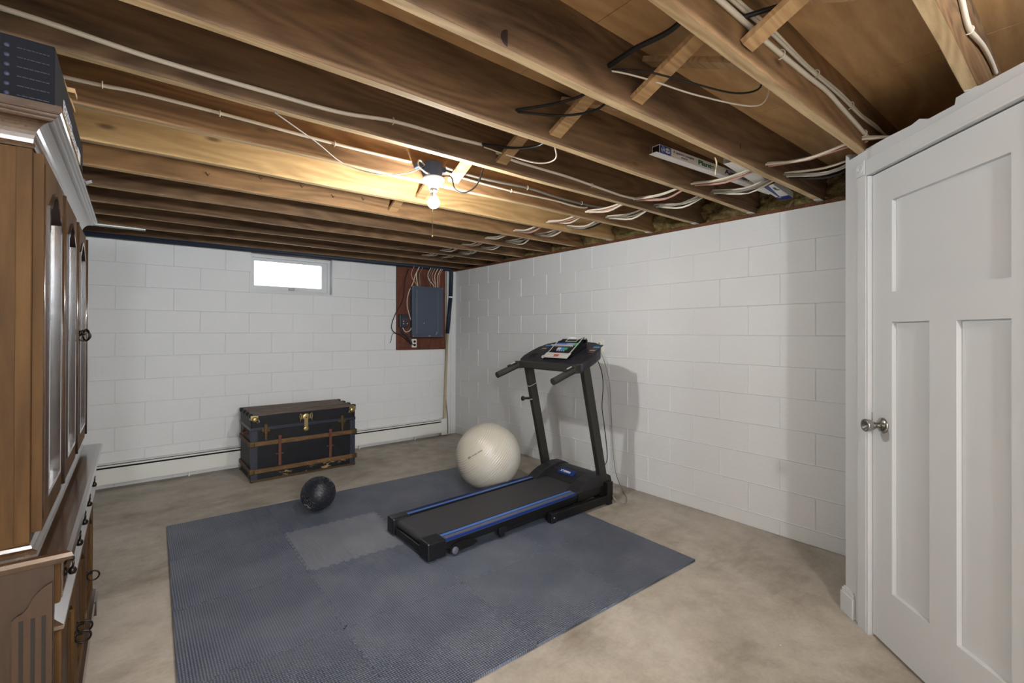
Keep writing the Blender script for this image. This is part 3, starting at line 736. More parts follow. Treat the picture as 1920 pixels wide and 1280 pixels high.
# base frame on the floor
for y0, y1 in ((-2.932, -2.892), (-2.262, -2.222)):
    r0 = MB().box(-1.06, -.41, y0, y1, .016, .078, .006).build('base_rail', BLACKM, tm)
    MB().box(-1.07, -1.02, y0-.002, y1+.002, .0125, .080, .005).build('end_cap', BLACKP, r0)
    m = MB().lathe([(.006, 0), (.005, .003), (0, .003)], (-1.045, y0-.002, .05), (0, -1, 0), 10); m.build('bolt', STEEL, r0)
    MB().box(-.46, -.41, y0, y1, .0, .018, .002).build('floor_foot', BLACKP, r0)
    MB().box(-.475, -.405, y0-.002, y1+.002, .03, .175, .004).build('post_socket', BLACKM, r0)
MB().box(-.455, -.415, -2.90, -2.25, .02, .06, .004).build('base_crossbar', BLACKM, tm)
# uprights
for y in (-2.872, -2.225):
    m = MB(); lo, hi = V((-.425, y, .03)), V((-.668, y, 1.075))
    dd = (hi-lo)/2; m.obox((lo+hi)/2, dd, V((0, .021, 0)), V((.037, 0, .0086)), .004); pst = m.build('upright', POST, tm)
    if y > -2.5:
        m = MB().bar((-.666, y, .868), (-.582, y, .896), .045, .005, bev=.001); m.build('tube_joint', LGREY, pst)
    else:
        MB().lathe([(.005, 0), (.004, .002), (0, .002)], (-.455, y-.0215, .15), (0, -1, 0), 10).build('bolt', STEEL, pst)
m = MB().tube([(-.66, -2.245, .768), (-.735, -2.245, .772)], .010, 10).lathe([(.008, 0), (.019, .006), (.021, .018), (.014, .026), (0, .028)], (-.728, -2.245, .772), (-1, 0, .05), 16)
kb = m.build('folding_knob', BLACKP, tm)
MB().bar((-.64, -2.247, .757), (-.68, -2.247, .760), .012, .010).build('knob_collar', STEEL, kb)
# console body
def cz(x): return 1.100+.50*(x+.755)
out = [(-.760, -2.262), (-.762, -2.58), (-.760, -2.868), (-.745, -2.918), (-.68, -2.935), (-.60, -2.930), (-.53, -2.912), (-.475, -2.868), (-.445, -2.79), (-.432, -2.68), (-.428, -2.56), (-.434, -2.44), (-.452, -2.345), (-.487, -2.270), (-.545, -2.218), (-.62, -2.192), (-.69, -2.185), (-.742, -2.205)]
m = MB(); m.prism(out, lambda x, y: V((x, y, cz(x)-(.085 if x > -.55 else .068))), lambda x, y: V((x, y, cz(x)))); bmesh.ops.recalc_face_normals(m.bm, faces=m.bm.faces)
m._bev(list(m.bm.verts), .009); con = m.build('console', CHARC, tm)
MB().box(-.768, -.725, -2.875, -2.235, 1.036, 1.092, .008).build('console_crossbar', POST, tm)
cu = V((1, 0, .5)).normalized(); cn = V((-.5, 0, 1)).normalized()
def onc(x, y, d=0): return V((x, y, cz(x)))+cn*d
for y, s_ in ((-2.865, 1), (-2.325, -1)):
    pd = MB().obox(onc(-.545, y, .0006), cu*.068, V((0, .040, 0)), cn*.0008).build('keypad', plain('keypad_black', (30, 30, 36), .3), con)
    MB().obox(onc(-.520, y, .0016), cu*.010, V((0, .030, 0)), cn*.0005).build('blue_strip', CYAN, pd)
    m = MB()
    for i in range(4): m.obox(onc(-.550, y-.024+.016*i, .0016), cu*.004, V((0, .0045, 0)), cn*.0005)
    for i in range(4): m.obox(onc(-.592, y-.024+.016*i, .0016), cu*.004, V((0, .0045, 0)), cn*.0005)
    m.build('key_row', ORNG, pd)
    MB().obox(onc(-.570, y, .0016), cu*.0018, V((0, .026, 0)), cn*.0005).build('white_line', INK, pd)
for y in (-2.83, -2.30):
    MB().obox(onc(-.675, y, -.002), cu*.034, V((0, .036, 0)), cn*.0035, .002).build('cup_recess', DARK, con)
# display head
sl = (V((-.555, 0, 1.300))-V((-.738, 0, 1.124))); su = sl.normalized(); sn = V((-su.z, 0, su.x)); L = sl.length
ex = .10                                    # it leans slightly, as seen
def scp(a, b, d=0): return V((-.738, 0, 1.124))+su*(a*L)+V((0, -2.455-b*.305-a*.040, 0))+sn*d
def rr(a0, a1, b0, b1, ra, rb, n=5):
    P = []
    for ca, cb, s0 in ((a1-ra, b1-rb, 0), (a1-ra, b0+rb, 1), (a0+ra, b0+rb, 2), (a0+ra, b1-rb, 3)):
        for i in range(n+1):
            t = PI/2*(s0+i/n); P.append((ca+ra*math.cos(t), cb+rb*math.sin(t)))
    return P
oo = rr(0, 1, 0, 1, .11, .10); ii = rr(.035, .975, .035, .965, .09, .08)
m = MB(); m.prism(oo, lambda a, b: scp(a, b, -.030), lambda a, b: scp(a, b, -.003)); hdsp = m.build('display_head', BLACKP, tm)
m = MB(); m.prism([(0.1, .06), (.1, .94), (1, .9), (1, .1)], lambda a, b: V((scp(a, b).x+.03, scp(a, b).y, cz(scp(a, b).x+.03)-.02)), lambda a, b: scp(a, b, -.028)); m.build('display_wedge', BLACKP, hdsp)
MB().ring(oo, ii, lambda a, b: scp(a, b, -.004), lambda a, b: scp(a, b, .003)).build('silver_bezel', SILV, hdsp)
MB().prism(ii, lambda a, b: scp(a, b, -.004), lambda a, b: scp(a, b, .0)).build('face_panel', plain('face_black', (34, 34, 36), .3), hdsp)
def patch(nm, a0, a1, b0, b1, mat, d=.0012): 
    m = MB(); m.prism([(a0, b0), (a1, b0), (a1, b1), (a0, b1)], lambda a, b: scp(a, b, 0), lambda a, b: scp(a, b, d)); return m.build(nm, mat, hdsp)
patch('key_panel', .045, .265, .05, .95, LGREY)
patch('stop_key', .09, .20, .40, .58, RED, .0016)
m = MB()
for b in (.44, .52): m.prism([(.115, b-.012), (.175, b-.012), (.175, b+.018), (.115, b+.018)], lambda a, b: scp(a, b, 0), lambda a, b: scp(a, b, .0022))
m.build('stop_mark', DARK, hdsp)
patch('graphic_band', .335, .385, .33, .66, DNAVY); patch('graphic_silver', .40, .50, .32, .50, SILV); patch('graphic_blue', .40, .50, .46, .56, CYAN, .0015); patch('graphic_green', .40, .50, .56, .68, GREENP)
m = MB()
for b in (.38, .46, .54, .62): m.prism([(.34, b-.02), (.38, b-.02), (.38, b+.015), (.34, b+.015)], lambda a, b: scp(a, b, 0), lambda a, b: scp(a, b, .0018))
m.build('graphic_dots', SILV, hdsp)
patch('reading_ledge', .555, .585, .02, .80, SILV, .012); patch('lower_shadow_strip', .53, .552, .04, .80, GREYP)
patch('program_band', .61, .70, .12, .52, plain('band_blue', (70, 100, 160), .4)); patch('program_band_grey', .61, .70, .52, .82, plain('band_grey', (120, 136, 158), .4)); patch('program_band_green', .60, .72, .80, .93, GREENP)
m = MB(); m.ring([(.76, .38), (.89, .40), (.89, .78), (.76, .76)], [(.775, .40), (.87, .42), (.87, .76), (.775, .74)], lambda a, b: scp(a, b, 0), lambda a, b: scp(a, b, .0014)); m.build('screen_frame', SILV, hdsp)
patch('screen', .775, .87, .41, .75, plain('lcd', (58, 62, 62), .15))
text('lettering', 'XTERRA', .022, scp(.900, .38, .001), scp(.905, .8)-scp(.905, .38), su, INK, hdsp, bold=.0006, sx=1.05)
# handlebars
for y, bx in ((-2.872, 0), (-2.222, 0)):
    m = MB().tube([(-.745, y, 1.068), (-.79, y, 1.052), (-1.0, y, .983)], .0255, 18); hb = m.build('handlebar', GRIP, tm)
    m = MB().bar((-.80, y, 1.078), (-.885, y, 1.05), .03, .012, bev=.003); m.build('pulse_sensor', CHARC, hb)
    MB().bar((-.815, y-.004, 1.082), (-.86, y-.004, 1.067), .010, .006).build('sensor_plate', SILV, hb)
    MB().box(-.80, -.715, y-.026, y+.026, 1.03, 1.092, .008).build('handle_clamp', POST, tm)
# its cords
o = MB().tube([(-.50, -2.86, 1.11), (-.46, -2.862, 1.03), (-.445, -2.866, .92), (-.46, -2.868, .75), (-.44, -2.875, .60), (-.30, -2.79, .34), (-.26, -2.74, .24), (-.30, -2.70, .17), (-.40, -2.68, .12)], .0035, 8, smooth=6).build('console_cord', BCAB, tm)

# ================================================================== WALL OUTLET + GREY CORD ON THE RIGHT WALL
ol = thing('wall_outlet', (-.004, -2.466, 1.21), 'small white electrical outlet on the right wall behind the treadmill console', 'outlet')
MB().box(-.008, .001, -2.505, -2.427, 1.155, 1.268, .003).build('cover_plate', OUT, ol)
m = MB()
for z in (1.235, 1.190): m.lathe([(.016, 0), (.016, .003), (0, .003)], (-.008, -2.466, z), (-1, 0, 0), 16)
rc = m.build('receptacle', OUT, ol)
m = MB()
for z in (1.235,): m.box(-.0125, -.010, -2.473, -2.470, z-.005, z+.006).box(-.0125, -.010, -2.462, -2.459, z-.005, z+.006)
m.build('slots', DARK, rc)
pc = thing('power_cord', (-.03, -2.466, 1.0), 'grey power cord plugged into the right wall outlet, hanging behind the treadmill', 'cord')
MB().box(-.045, -.010, -2.480, -2.452, 1.176, 1.204, .005).build('plug', BCAB, pc)
MB().tube([(-.04, -2.466, 1.19), (-.075, -2.52, 1.17), (-.07, -2.58, 1.05), (-.05, -2.615, .85), (-.035, -2.62, .6), (-.03, -2.63, .35), (-.05, -2.68, .12), (-.12, -2.80, .02), (-.22, -2.92, .008), (-.34, -3.0, .008), (-.40, -2.96, .03), (-.41, -2.93, .07)], .0035, 8, smooth=7).build('cable', GCAB, pc)

# ================================================================== BASEBOARD HEATER
ht = thing('baseboard_heater', (-2.0, -.035, 0), 'long low white baseboard heater along the foot of the window wall', 'heater')
m = MB(); hpz = [(-.001, .215), (-.020, .213), (-.062, .198), (-.066, .190), (-.058, .187), (-.018, .200), (-.001, .202)]
m.prism(hpz, lambda y, z: V((-3.9, y, z)), lambda y, z: V((-.245, y, z))); m.build('top_cover', HEAT, ht)
MB().box(-3.9, -.245, -.071, -.067, .046, .176, .001).box(-3.9, -.245, -.071, -.05, .044, .048).build('front_panel', HEAT, ht)
MB().box(-3.9, -.245, -.052, -.044, .17, .205).build('damper', DARK, ht)
MB().box(-3.9, -.245, -.006, -.001, .03, .2).build('back_plate', plain('heater_back', (90, 88, 84), .6), ht)
MB().tube([(-3.9, -.035, .11), (-.30, -.035, .11)], .011, 10).build('hot_water_pipe', BRASSD, ht)
for x in (-3.2, -1.75): MB().box(x-.0015, x+.0015, -.0715, -.066, .046, .176).build('panel_joint', HEAT, ht)
for x in (-3.6, -2.9, -2.1, -1.3, -.6): MB().box(x-.006, x+.006, -.04, -.002, .0, .05).build('floor_bracket', HEAT, ht)
m = MB(); m.box(-.25, -.165, -.077, -.001, .012, .222, .006); m.build('end_cap', HEAT, ht)

# ================================================================== ELECTRICAL BOARD
eb = thing('panel_backboard', (-.505, -.012, 1.11), 'red brown painted plywood board behind the grey electrical panel', 'board')
MB().box(-.845, -.165, -.020, -.001, 1.112, 2.135, .002).build('plywood_sheet', BOARD, eb)
m = MB()
for x, z in ((-.80, 1.30), (-.80, 1.18), (-.20, 1.2), (-.20, 1.8), (-.80, 2.02)): m.ball((x, -.021, z), .004, 1)
m.build('screw_head', STEEL, eb)
ep = thing('breaker_panel', (-.468, -.05, 1.27), 'dark blue grey electrical breaker panel on the red brown board', 'electrical panel')
MB().box(-.672, -.262, -.105, -.020, 1.275, 1.888, .004).build('cabinet', PANEL, ep)
MB().box(-.682, -.252, -.112, -.104, 1.268, 1.895, .003).build('trim_plate', PANEL, ep)
dr = MB().box(-.635, -.315, -.118, -.111, 1.300, 1.862, .003).build('door', PANEL, ep)
MB().box(-.625, -.621, -.1195, -.117, 1.31, 1.85).box(-.335, -.331, -.1195, -.117, 1.31, 1.85).build('door_ridge', plain('panel_ridge', (104, 112, 128), .4), dr)
m = MB()
for x in (-.668, -.266):
    for z in (1.282, 1.881): m.lathe([(.006, 0), (.005, .003), (0, .003)], (x, -.112, z), (0, -1, 0), 10)
m.build('screw', STEEL, ep)
m = MB().obox((-.352, -.1185, 1.315), V((.008, 0, .02)), V((.002, 0, -.001)), V((0, .0004, 0))).obox((-.45, -.1185, 1.283), V((.012, 0, .0)), V((0, 0, .003)), V((0, .006, 0))).box(-.53, -.522, -.119, -.1175, 1.43, 1.445)
m.build('paint_chip', LGREY, ep)
tb = thing('control_box', (-.765, -.04, 1.45), 'small dark control box left of the electrical panel with a hanging cable', 'control box')
MB().box(-.822, -.712, -.062, -.020, 1.385, 1.545, .006).build('case', plain('timer_case', (40, 44, 56), .4), tb)
MB().box(-.79, -.715, -.064, -.061, 1.41, 1.50, .001).build('label_plate', plain('timer_label', (62, 52, 62), .4), tb)
m = MB()
for x, z in ((-.775, 1.462), (-.775, 1.432), (-.726, 1.435)): m.lathe([(.006, 0), (.006, .003), (0, .003)], (x, -.063, z), (0, -1, 0), 10)
m.build('indicator', INK, tb)
ob = thing('duplex_outlet', (-.615, -.03, 1.19), 'white duplex outlet box below the electrical panel', 'outlet')
MB().box(-.650, -.592, -.050, -.020, 1.142, 1.245, .003).build('outlet_box', OUT, ob)
m = MB()
for z in (1.215, 1.172): m.lathe([(.016, 0), (.016, .008), (0, .008)], (-.621, -.050, z), (0, -1, 0), 14)
m.build('receptacle', BCAB, ob)
def cable(name, pts, r, mat, label, cat='cable', group=None, smooth=6, seg=8):
    o = MB().tube(pts, r, seg, smooth=smooth).build(name, mat); return tag(o, label, cat, group)
cable('black_cable', [(-.72, -.10, 2.10), (-.735, -.03, 1.98), (-.77, -.03, 1.72), (-.86, -.03, 1.56), (-.91, -.02, 1.40), (-.87, -.03, 1.32), (-.80, -.04, 1.30), (-.74, -.06, 1.25), (-.67, -.06, 1.19), (-.63, -.055, 1.175)], .0055, BCAB, 'black cable looping past the control box down to the duplex outlet')
cable('black_cable', [(-.86, -.03, 1.325), (-.90, -.02, 1.30), (-.915, -.02, 1.23), (-.93, -.018, 1.20)], .003, BCAB, 'frayed dark wire end sticking out left of the red brown board')
cable('conduit_cable', [(-.80, -.05, 1.385), (-.78, -.05, 1.32), (-.72, -.05, 1.28), (-.68, -.05, 1.22), (-.655, -.045, 1.195)], .011, plain('dark_conduit', (44, 38, 48), .6), 'thick dark cable curving from the control box to the duplex outlet')
cable('white_cable', [(-.60, -.10, 2.10), (-.60, -.035, 2.05), (-.64, -.035, 1.93), (-.70, -.035, 1.80), (-.715, -.035, 1.66), (-.68, -.04, 1.52), (-.66, -.06, 1.42), (-.69, -.06, 1.35), (-.745, -.055, 1.335), (-.78, -.05, 1.385)], .0045, WCAB, 'white cable looping left of the electrical panel into the control box')
for i, (xt, xb, mt) in enumerate(((-.66, -.585, RCAB), (-.59, -.575, WCAB), (-.545, -.545, GCAB), (-.43, -.345, WCAB), (-.40, -.40, GCAB), (-.37, -.32, RCAB), (-.33, -.325, WCAB), (-.285, -.30, WCAB), (-.262, -.278, RCAB))):
    cable('panel_cable', [(xt, -.11, 2.13), (xt, -.035, 2.06), ((xt*.8+xb*.2), -.035, 1.99), (xb*.85+xt*.15, -.04, 1.93), (xb, -.05, 1.885)], .0048, mt, 'thin cable entering the top of the electrical panel', group='cables into the electrical panel')
# black insulated pipe
pp = thing('insulated_pipe', (-1.8, -.05, 2.15), 'black foam wrapped pipe along the top of the window wall, turning down at the corner', 'pipe')
MB().tube([(-4.0, -.055, 2.143), (-.16, -.055, 2.149), (-.118, -.055, 2.146), (-.101, -.055, 2.125), (-.098, -.055, 2.08), (-.106, -.052, 1.79)], .0255, 16).build('horizontal_wrap', PIPEB, pp)
MB().tube([(-.107, -.052, 1.78), (-.15, -.048, 1.315)], .0255, 16).build('lower_wrap', PIPEB, pp)
m = MB().tube([(-.1065, -.052, 1.795), (-.1075, -.052, 1.775)], .027, 14); m.build('white_tie', INK, pp)
m = MB().tube([(-.15, -.048, 1.32), (-.190, -.045, .225), (-.192, -.045, .17)], .0155, 12); m.build('bare_pipe', TAN, pp)
cable('grey_conduit', [(-.145, -.012, 2.12), (-.147, -.012, 1.6), (-.150, -.012, 1.1), (-.16, -.012, .6), (-.135, -.03, .23), (-.135, -.04, .02)], .008, GCAB, 'thin grey conduit down the corner beside the black wrapped pipe', 'pipe')
struct(MB().box(-.075, -.001, -.012, -.0005, .0, 2.12).build('trim_7', BLOCK))

# ================================================================== BARE BULB LAMPHOLDER
lt = thing('pull_chain_light', (-2.054, -3.03, 2.22), 'lit bare bulb in a white porcelain pull-chain lampholder on the ceiling', 'lamp')
bx = MB().lathe([(.05, 2.165), (.052, 2.17), (.052, 2.245), (.048, 2.25), (0, 2.25)], (-2.054, -3.02, 0), (0, 0, 1), 8, smooth=False).build('junction_box', JBOX, lt)
MB().box(-2.14, -1.97, -3.02, -2.955, 2.215, 2.243, .003).build('mounting_bar', JBOX, lt)
MB().lathe([(.0, 2.166), (.056, 2.166), (.060, 2.160), (.058, 2.152), (.040, 2.142), (.030, 2.128), (.027, 2.108), (.0, 2.108)], (-2.054, -3.03, 0), (0, 0, 1), 32).build('porcelain_base', PORC, lt)
MB().lathe([(.0, 2.110), (.020, 2.110), (.019, 2.085), (.0, 2.085)], (-2.054, -3.03, 0), (0, 0, 1), 20).build('socket', STEEL, lt)
glb = MB().lathe([(0, -.031)]+[(.031*math.cos(t), .031*math.sin(t)) for t in [(-PI/2+PI*.70*i/16) for i in range(1, 17)]], BULB, (0, 0, 1), 28).build('bulb', GLOW, lt)
MB().lathe([(.0245, .019), (.0235, .026), (.019, .040), (.015, .050), (.014, .060), (0, .060)], BULB, (0, 0, 1), 28).build('bulb_collar', PORC, lt)
MB().tube([(-2.068, -3.045, 2.13), (-2.070, -3.047, 2.06), (-2.0695, -3.0465, 1.86)], .0021, 6).ball((-2.0695, -3.0465, 1.845), .005, 2).build('pull_chain', BRASS, lt)
cable('black_cable', [(-2.10, -3.02, 2.225), (-2.15, -3.05, 2.235), (-2.16, -3.06, 2.20), (-2.12, -3.06, 2.175), (-2.09, -3.05, 2.175)], .0045, WCAB, 'white cable curling into the left side of the bulb junction box')
cable('black_cable', [(-2.00, -3.02, 2.19), (-1.955, -3.05, 2.185), (-1.945, -3.07, 2.12), (-1.90, -3.10, 2.10), (-1.85, -3.14, 2.14), (-1.83, -3.17, 2.22), (-1.84, -3.2, 2.27)], .0045, BCAB, 'black cable loop hanging right of the ceiling bulb')

# ================================================================== CABLES IN THE CEILING
def along(k, pts, off=-.026): return [(x, jy(k, x)+off, z) for x, z in pts]
cable('white_cable', along(2, [(-4.1, 2.222), (-3.594, 2.226), (-3.245, 2.207), (-2.9, 2.205), (-2.667, 2.209), (-2.45, 2.237), (-2.2, 2.242), (-1.989, 2.252)]), .0085, WCAB, 'thick white cable stapled along the ninth joist, ending at a hole right of the bulb', 'cable')
cable('white_cable', along(2, [(-1.90, 2.235), (-1.783, 2.219), (-1.4, 2.217), (-1.06, 2.203), (-.9, 2.198), (-.735, 2.208), (-.735, 2.208)]), .0075, WCAB, 'white cable stapled along the ninth joist between the cross braces and the right wall', 'cable')
cable('white_cable', along(3, [(-4.1, 2.236), (-3.48, 2.240), (-3.3, 2.25), (-3.026, 2.249), (-2.56, 2.24), (-2.16, 2.243)]), .0075, WCAB, 'white cable stapled along the eighth joist, running left from the bulb', 'cable')
cable('white_cable', along(3, [(-1.96, 2.235), (-1.8, 2.223), (-1.48, 2.217), (-1.137, 2.223), (-.95, 2.218), (-.84, 2.220), (-.79, 2.23)]), .0065, WCAB, 'white cable on the eighth joist right of the bulb', 'cable')
cable('grey_cable', along(3, [(-1.95, 2.258), (-1.7, 2.25), (-1.35, 2.262), (-1.1, 2.25), (-.85, 2.247), (-.62, 2.256), (-.5, 2.262)]), .009, GCAB, 'thick grey cable on the eighth joist above the white one', 'cable')
cable('grey_cable', [(-2.9, -3.33, 2.155), (-2.7, -3.15, 2.155), (-2.52, -2.99, 2.145), (-2.35, -3.0, 2.13), (-2.2, -3.02, 2.165), (-2.10, -3.02, 2.225)], .0028, GCAB, 'thin loose wire sagging left of the bulb', 'cable')
for i in range(3):
    pts = ([(-2.6, 2.252), (-2.05, 2.254), (-1.87, 2.252), (-1.733, 2.250), (-1.434, 2.256), (-1.25, 2.262), (-1.109, 2.250), (-.9, 2.232), (-.74, 2.216)], [(-2.6, 2.288), (-2.0, 2.284), (-1.83, 2.288), (-1.72, 2.291), (-1.434, 2.285), (-1.1, 2.290), (-.85, 2.283), (-.65, 2.291), (-.40, 2.30)], [(-2.6, 2.300), (-2.0, 2.298), (-1.83, 2.303), (-1.70, 2.305), (-1.434, 2.292), (-1.1, 2.302), (-.85, 2.290), (-.62, 2.302), (-.40, 2.285)])[i]
    cable('white_cable', along(-1, pts, -.027), (.0085, .006, .006)[i], WCAB, ('thicker lower white cable stapled along the joist that ends on the white closet corner', 'upper white cable pair stapled along the joist that ends on the white closet corner', 'upper white cable pair stapled along the joist that ends on the white closet corner')[i], 'cable', None if i == 0 else 'upper cable pair')
cable('white_cable', along(-2, [(-2.4, 2.29), (-1.70, 2.30), (-1.53, 2.278), (-1.397, 2.240), (-1.25, 2.265), (-1.13, 2.287), (-.95, 2.302), (-.83, 2.300)], -.028), .0075, WCAB, 'white cable on the joist nearest the camera above the white door', 'cable')
# staples
def staple(k, x, z, r, off=-.024):
    return MB().torus((x, jy(k, x)+off, z), (1, 0, 0), r, .0022, 14, 6).build('cable_staple', WCAB)
for k, x, z, r in ((2, -2.45, 2.237, .014), (2, -1.2, 2.208, .013), (3, -3.40, 2.246, .012), (3, -3.03, 2.249, .012), (3, -2.56, 2.240, .012), (3, -1.48, 2.219, .010), (-1, -1.66, 2.252, .015), (-1, -1.36, 2.291, .015), (-1, -.98, 2.291, .015), (-1, -.80, 2.222, .014), (-2, -1.37, 2.245, .012), (3, -1.35, 2.262, .013), (3, -.85, 2.25, .013)):
    tag(staple(k, x, z, r), 'small metal staple holding cable to the %s joist from the window wall' % ORD[10-k], 'staple', 'cable staples on the %s joist' % ORD[10-k])
# bundles running through the joists near the right wall
rnd = random.Random(11)
for b, (xc, cols, zb) in enumerate(((-.768, (WCAB, WCAB, RCAB, WCAB), 2.196), (-.552, (GCAB, WCAB, WCAB, WCAB, BCAB), 2.190))):
    for i, mt in enumerate(cols):
        pts = []
        kk0 = -2 if not (b == 0 and i == 2) else -1
        for k in range(kk0, 10):
            x = xc+(-.028+.019*i)+rnd.uniform(-.004, .004); y = jy(k, x); z = zb+(.012 if i % 2 else 0)+.002*rnd.random()
            pts += [(x, y-.03, z), (x, y+.03, z)]
            if k < 9: pts.append((x+rnd.uniform(-.022, .03), y+.2, z-.012-rnd.uniform(0, .030)))
        cable('white_cable' if mt in (WCAB, RCAB) else 'grey_cable', pts, .0062, mt,
              '%s cable threaded through joists, in the bundle %s the right wall' % ({id(WCAB): 'white', id(RCAB): 'pinkish', id(GCAB): 'grey', id(BCAB): 'black'}[id(mt)], 'farther from' if b == 0 else 'nearer'), 'cable', 'cable bundle %s the right wall' % ('farther from' if b == 0 else 'nearer'), smooth=4, seg=8)
# black cables at the cross braces
def bk(k, x0, z0, x1, z1, mid, label, mt=BCAB, r=.006):
    ya, yb_ = jy(k, x0)-.02, jy(k-1, x1)+.02
    cable('black_cable', [(x0, ya+.03, z0), (x0, ya, z0)]+[(x0+(x1-x0)*t+dx, ya+(yb_-ya)*t, z0+(z1-z0)*t+dzz) for t, dx, dzz in mid]+[(x1, yb_, z1), (x1, yb_-.03, z1)], r, mt, label)
bk(0, -2.02, 2.27, -2.02, 2.33, [(.3, 0, -.01), (.65, .02, -.02)], 'thick black cable from the big knotted joist to the closet-corner joist', r=.009)
bk(0, -2.0, 2.262, -1.86, 2.24, [(.25, .02, -.02), (.5, .10, -.05), (.72, .26, -.055), (.88, .30, -.02)], 'thin black and white wire drooping beside the brace at the big knotted joist', r=.0035)
bk(0, -2.0, 2.257, -1.80, 2.28, [(.2, .06, -.03), (.45, .20, -.07), (.68, .42, -.06), (.8, .40, .0), (.85, .26, .02)], 'looped thin wire hanging under the plywood beside the big knotted joist', WCAB, .0032)
bk(1, -2.10, 2.24, -1.98, 2.26, [(.4, .03, -.012), (.7, .04, -.01)], 'upper black cable crossing the brace below the tenth joist')
bk(1, -2.09, 2.235, -1.93, 2.245, [(.35, .06, -.03), (.7, .08, -.03)], 'lower black cable crossing the brace below the tenth joist', r=.005)
bk(2, -2.0, 2.255, -1.9, 2.21, [(.35, .08, -.015), (.7, .10, -.01)], 'black cable between the ninth and tenth joists right of the bulb', r=.006)
bk(2, -1.97, 2.245, -1.86, 2.20, [(.2, .08, -.03), (.45, .16, -.055), (.7, .16, -.04)], 'frayed white wire hanging between the ninth and tenth joists', WCAB, .0035)
bk(-1, -1.93, 2.26, -1.78, 2.31, [(.3, .02, .0), (.6, .03, .0)], 'black cable between the closet-corner joist and the joist nearest the camera', r=.007)
# things tucked up there
sc = thing('metal_channel', (-3.6, -.44, 2.17), 'short galvanised metal channel under the joists near the window wall', 'metal strip')
MB().box(-3.95, -3.232, -.47, -.425, 2.1465, 2.1495).box(-3.95, -3.232, -.47, -.467, 2.147, 2.170).box(-3.95, -3.232, -.428, -.425, 2.147, 2.1575).build('channel', STEEL, sc)
# curl of paper caught on the joist
m = MB(); bm = m.bm; A = []
for i in range(9):
    t = i/8; x = -1.20+.030*t; z = 2.156-.075*t+.008*math.sin(t*3); wd = .013*math.sin(PI*min(1, t*1.1+.15))+.001
    A.append((bm.verts.new((x+.01*math.sin(t*3), -4.155+.012*t+.0, z)), bm.verts.new((x+wd+.01*math.sin(t*3), -4.152+.014*t-wd*.3, z+.003)), bm.verts.new((x+wd+.01*math.sin(t*3), -4.1515+.014*t-wd*.3, z+.0035)), bm.verts.new((x+.01*math.sin(t*3), -4.1543+.012*t, z+.0006))))
for P, Q in zip(A, A[1:]):
    for i in range(4): bm.faces.new((P[i], P[(i+1) % 4], Q[(i+1) % 4], Q[i]))
bm.faces.new(A[0]); bm.faces.new(A[-1][::-1])
tag(m.build('paper_curl', plain('cream_paper', (206, 190, 158), .7)), 'small cream curl of paper hanging from the joist beside the lamp cartons', 'paper')

# ---- lamp cartons lying above the cable bundles
def carton(p0, p1, w_, h, open_end, name, label):
    a = V(p0); b = V(p1); d = (b-a).normalized(); L = (b-a).length; side = d.cross(V((0, 0, 1))).normalized(); up = side.cross(d)   # side points toward the camera
    o = thing(name, tuple((a+b)/2), label, 'box')
    def P(t, s_, u_): return a+d*t+side*s_+up*u_
    m = MB(); th_ = .0012
    for s0, s1, u0, u1 in ((-w_/2, w_/2, 0, th_), (-w_/2, w_/2, h-th_, h), (-w_/2, -w_/2+th_, 0, h), (w_/2-th_, w_/2, 0, h)):
        m.obox(P(L/2, (s0+s1)/2, (u0+u1)/2), d*L/2, side*(s1-s0)/2, up*(u1-u0)/2)
    if not open_end: pass
    sleeve = m.build('sleeve', CARDW, o)
    return o, P, d, side, up, L, sleeve
o, P, d, sd, up, L = carton((-1.340, -3.931, 2.203), (-.220, -4.022, 2.203), .045, .042, True, 'lamp_carton', 'long white fluorescent lamp carton reading Plante Aquarium above the cables')[:6]
def face(t0, t1, u0, u1, mat, nm, e=.0006):
    m = MB(); m.obox(P((t0+t1)/2, .0225+e/2, (u0+u1)/2), d*(t1-t0)/2, sd*e/2, up*(u1-u0)/2); return m.build(nm, mat, o)
face(.0, L, .001, .041, CARDG, 'printed_side', .0004)
face(.003, .085, .002, .040, NAVY if 0 else plain('carton_blue', (28, 50, 130), .45), 'blue_end_block', .0008)
face(.087, .090, .002, .040, CYAN, 'teal_line', .0009)
m = MB(); m.torus(P(.025, .0240, .021), sd, .0125, .0009, 24, 6); m.build('round_emblem', INK, o)
text('emblem_letters', 'GE', .013, P(.0175, .0240, .0165), d, up, INK, o)
m = MB()
for i, (t, u0, u1) in enumerate(((.050, .010, .020), (.050, .024, .032), (.062, .008, .019), (.062, .022, .035), (.073, .010, .022), (.073, .026, .031))): m.obox(P(t, .0240, (u0+u1)/2), d*.0038, sd*.0003, up*(u1-u0)/2)
m.build('end_block_print', INK, o)
text('spectrum_lettering', '\u00c0 spectre complet', .0170, P(.105, 0.0236, .023), d, up, DNAVY, o, sx=1.35)
text('subtitle_lettering', 'full spectrum', .0095, P(.17, 0.0236, .010), d, up, DNAVY, o, sx=1.05)
text('plant_lettering', 'Plante', .034, P(.312, 0.0236, .010), d, up, GREENI, o, bold=.0009, sx=1.75)
text('aquarium_lettering', 'Aquarium', .034, P(.560, 0.0236, .010), d, up, DNAVY, o, bold=.0008, sx=1.85)
face(.90, L, .001, .041, CARDW, 'plain_end', .0007)
MB().obox(P(-.010, 0, .001), d*.012, sd*.022, up*.0006).build('end_flap', CARDW, o)
MB().obox(P(-.006, -.022, .021), d*.010, sd*.0006, up*.019).build('end_flap', CARDB, o)
MB().obox(P(.004, 0, .021), d*.0008, sd*.021, up*.019).build('inner_end', DARK, o)
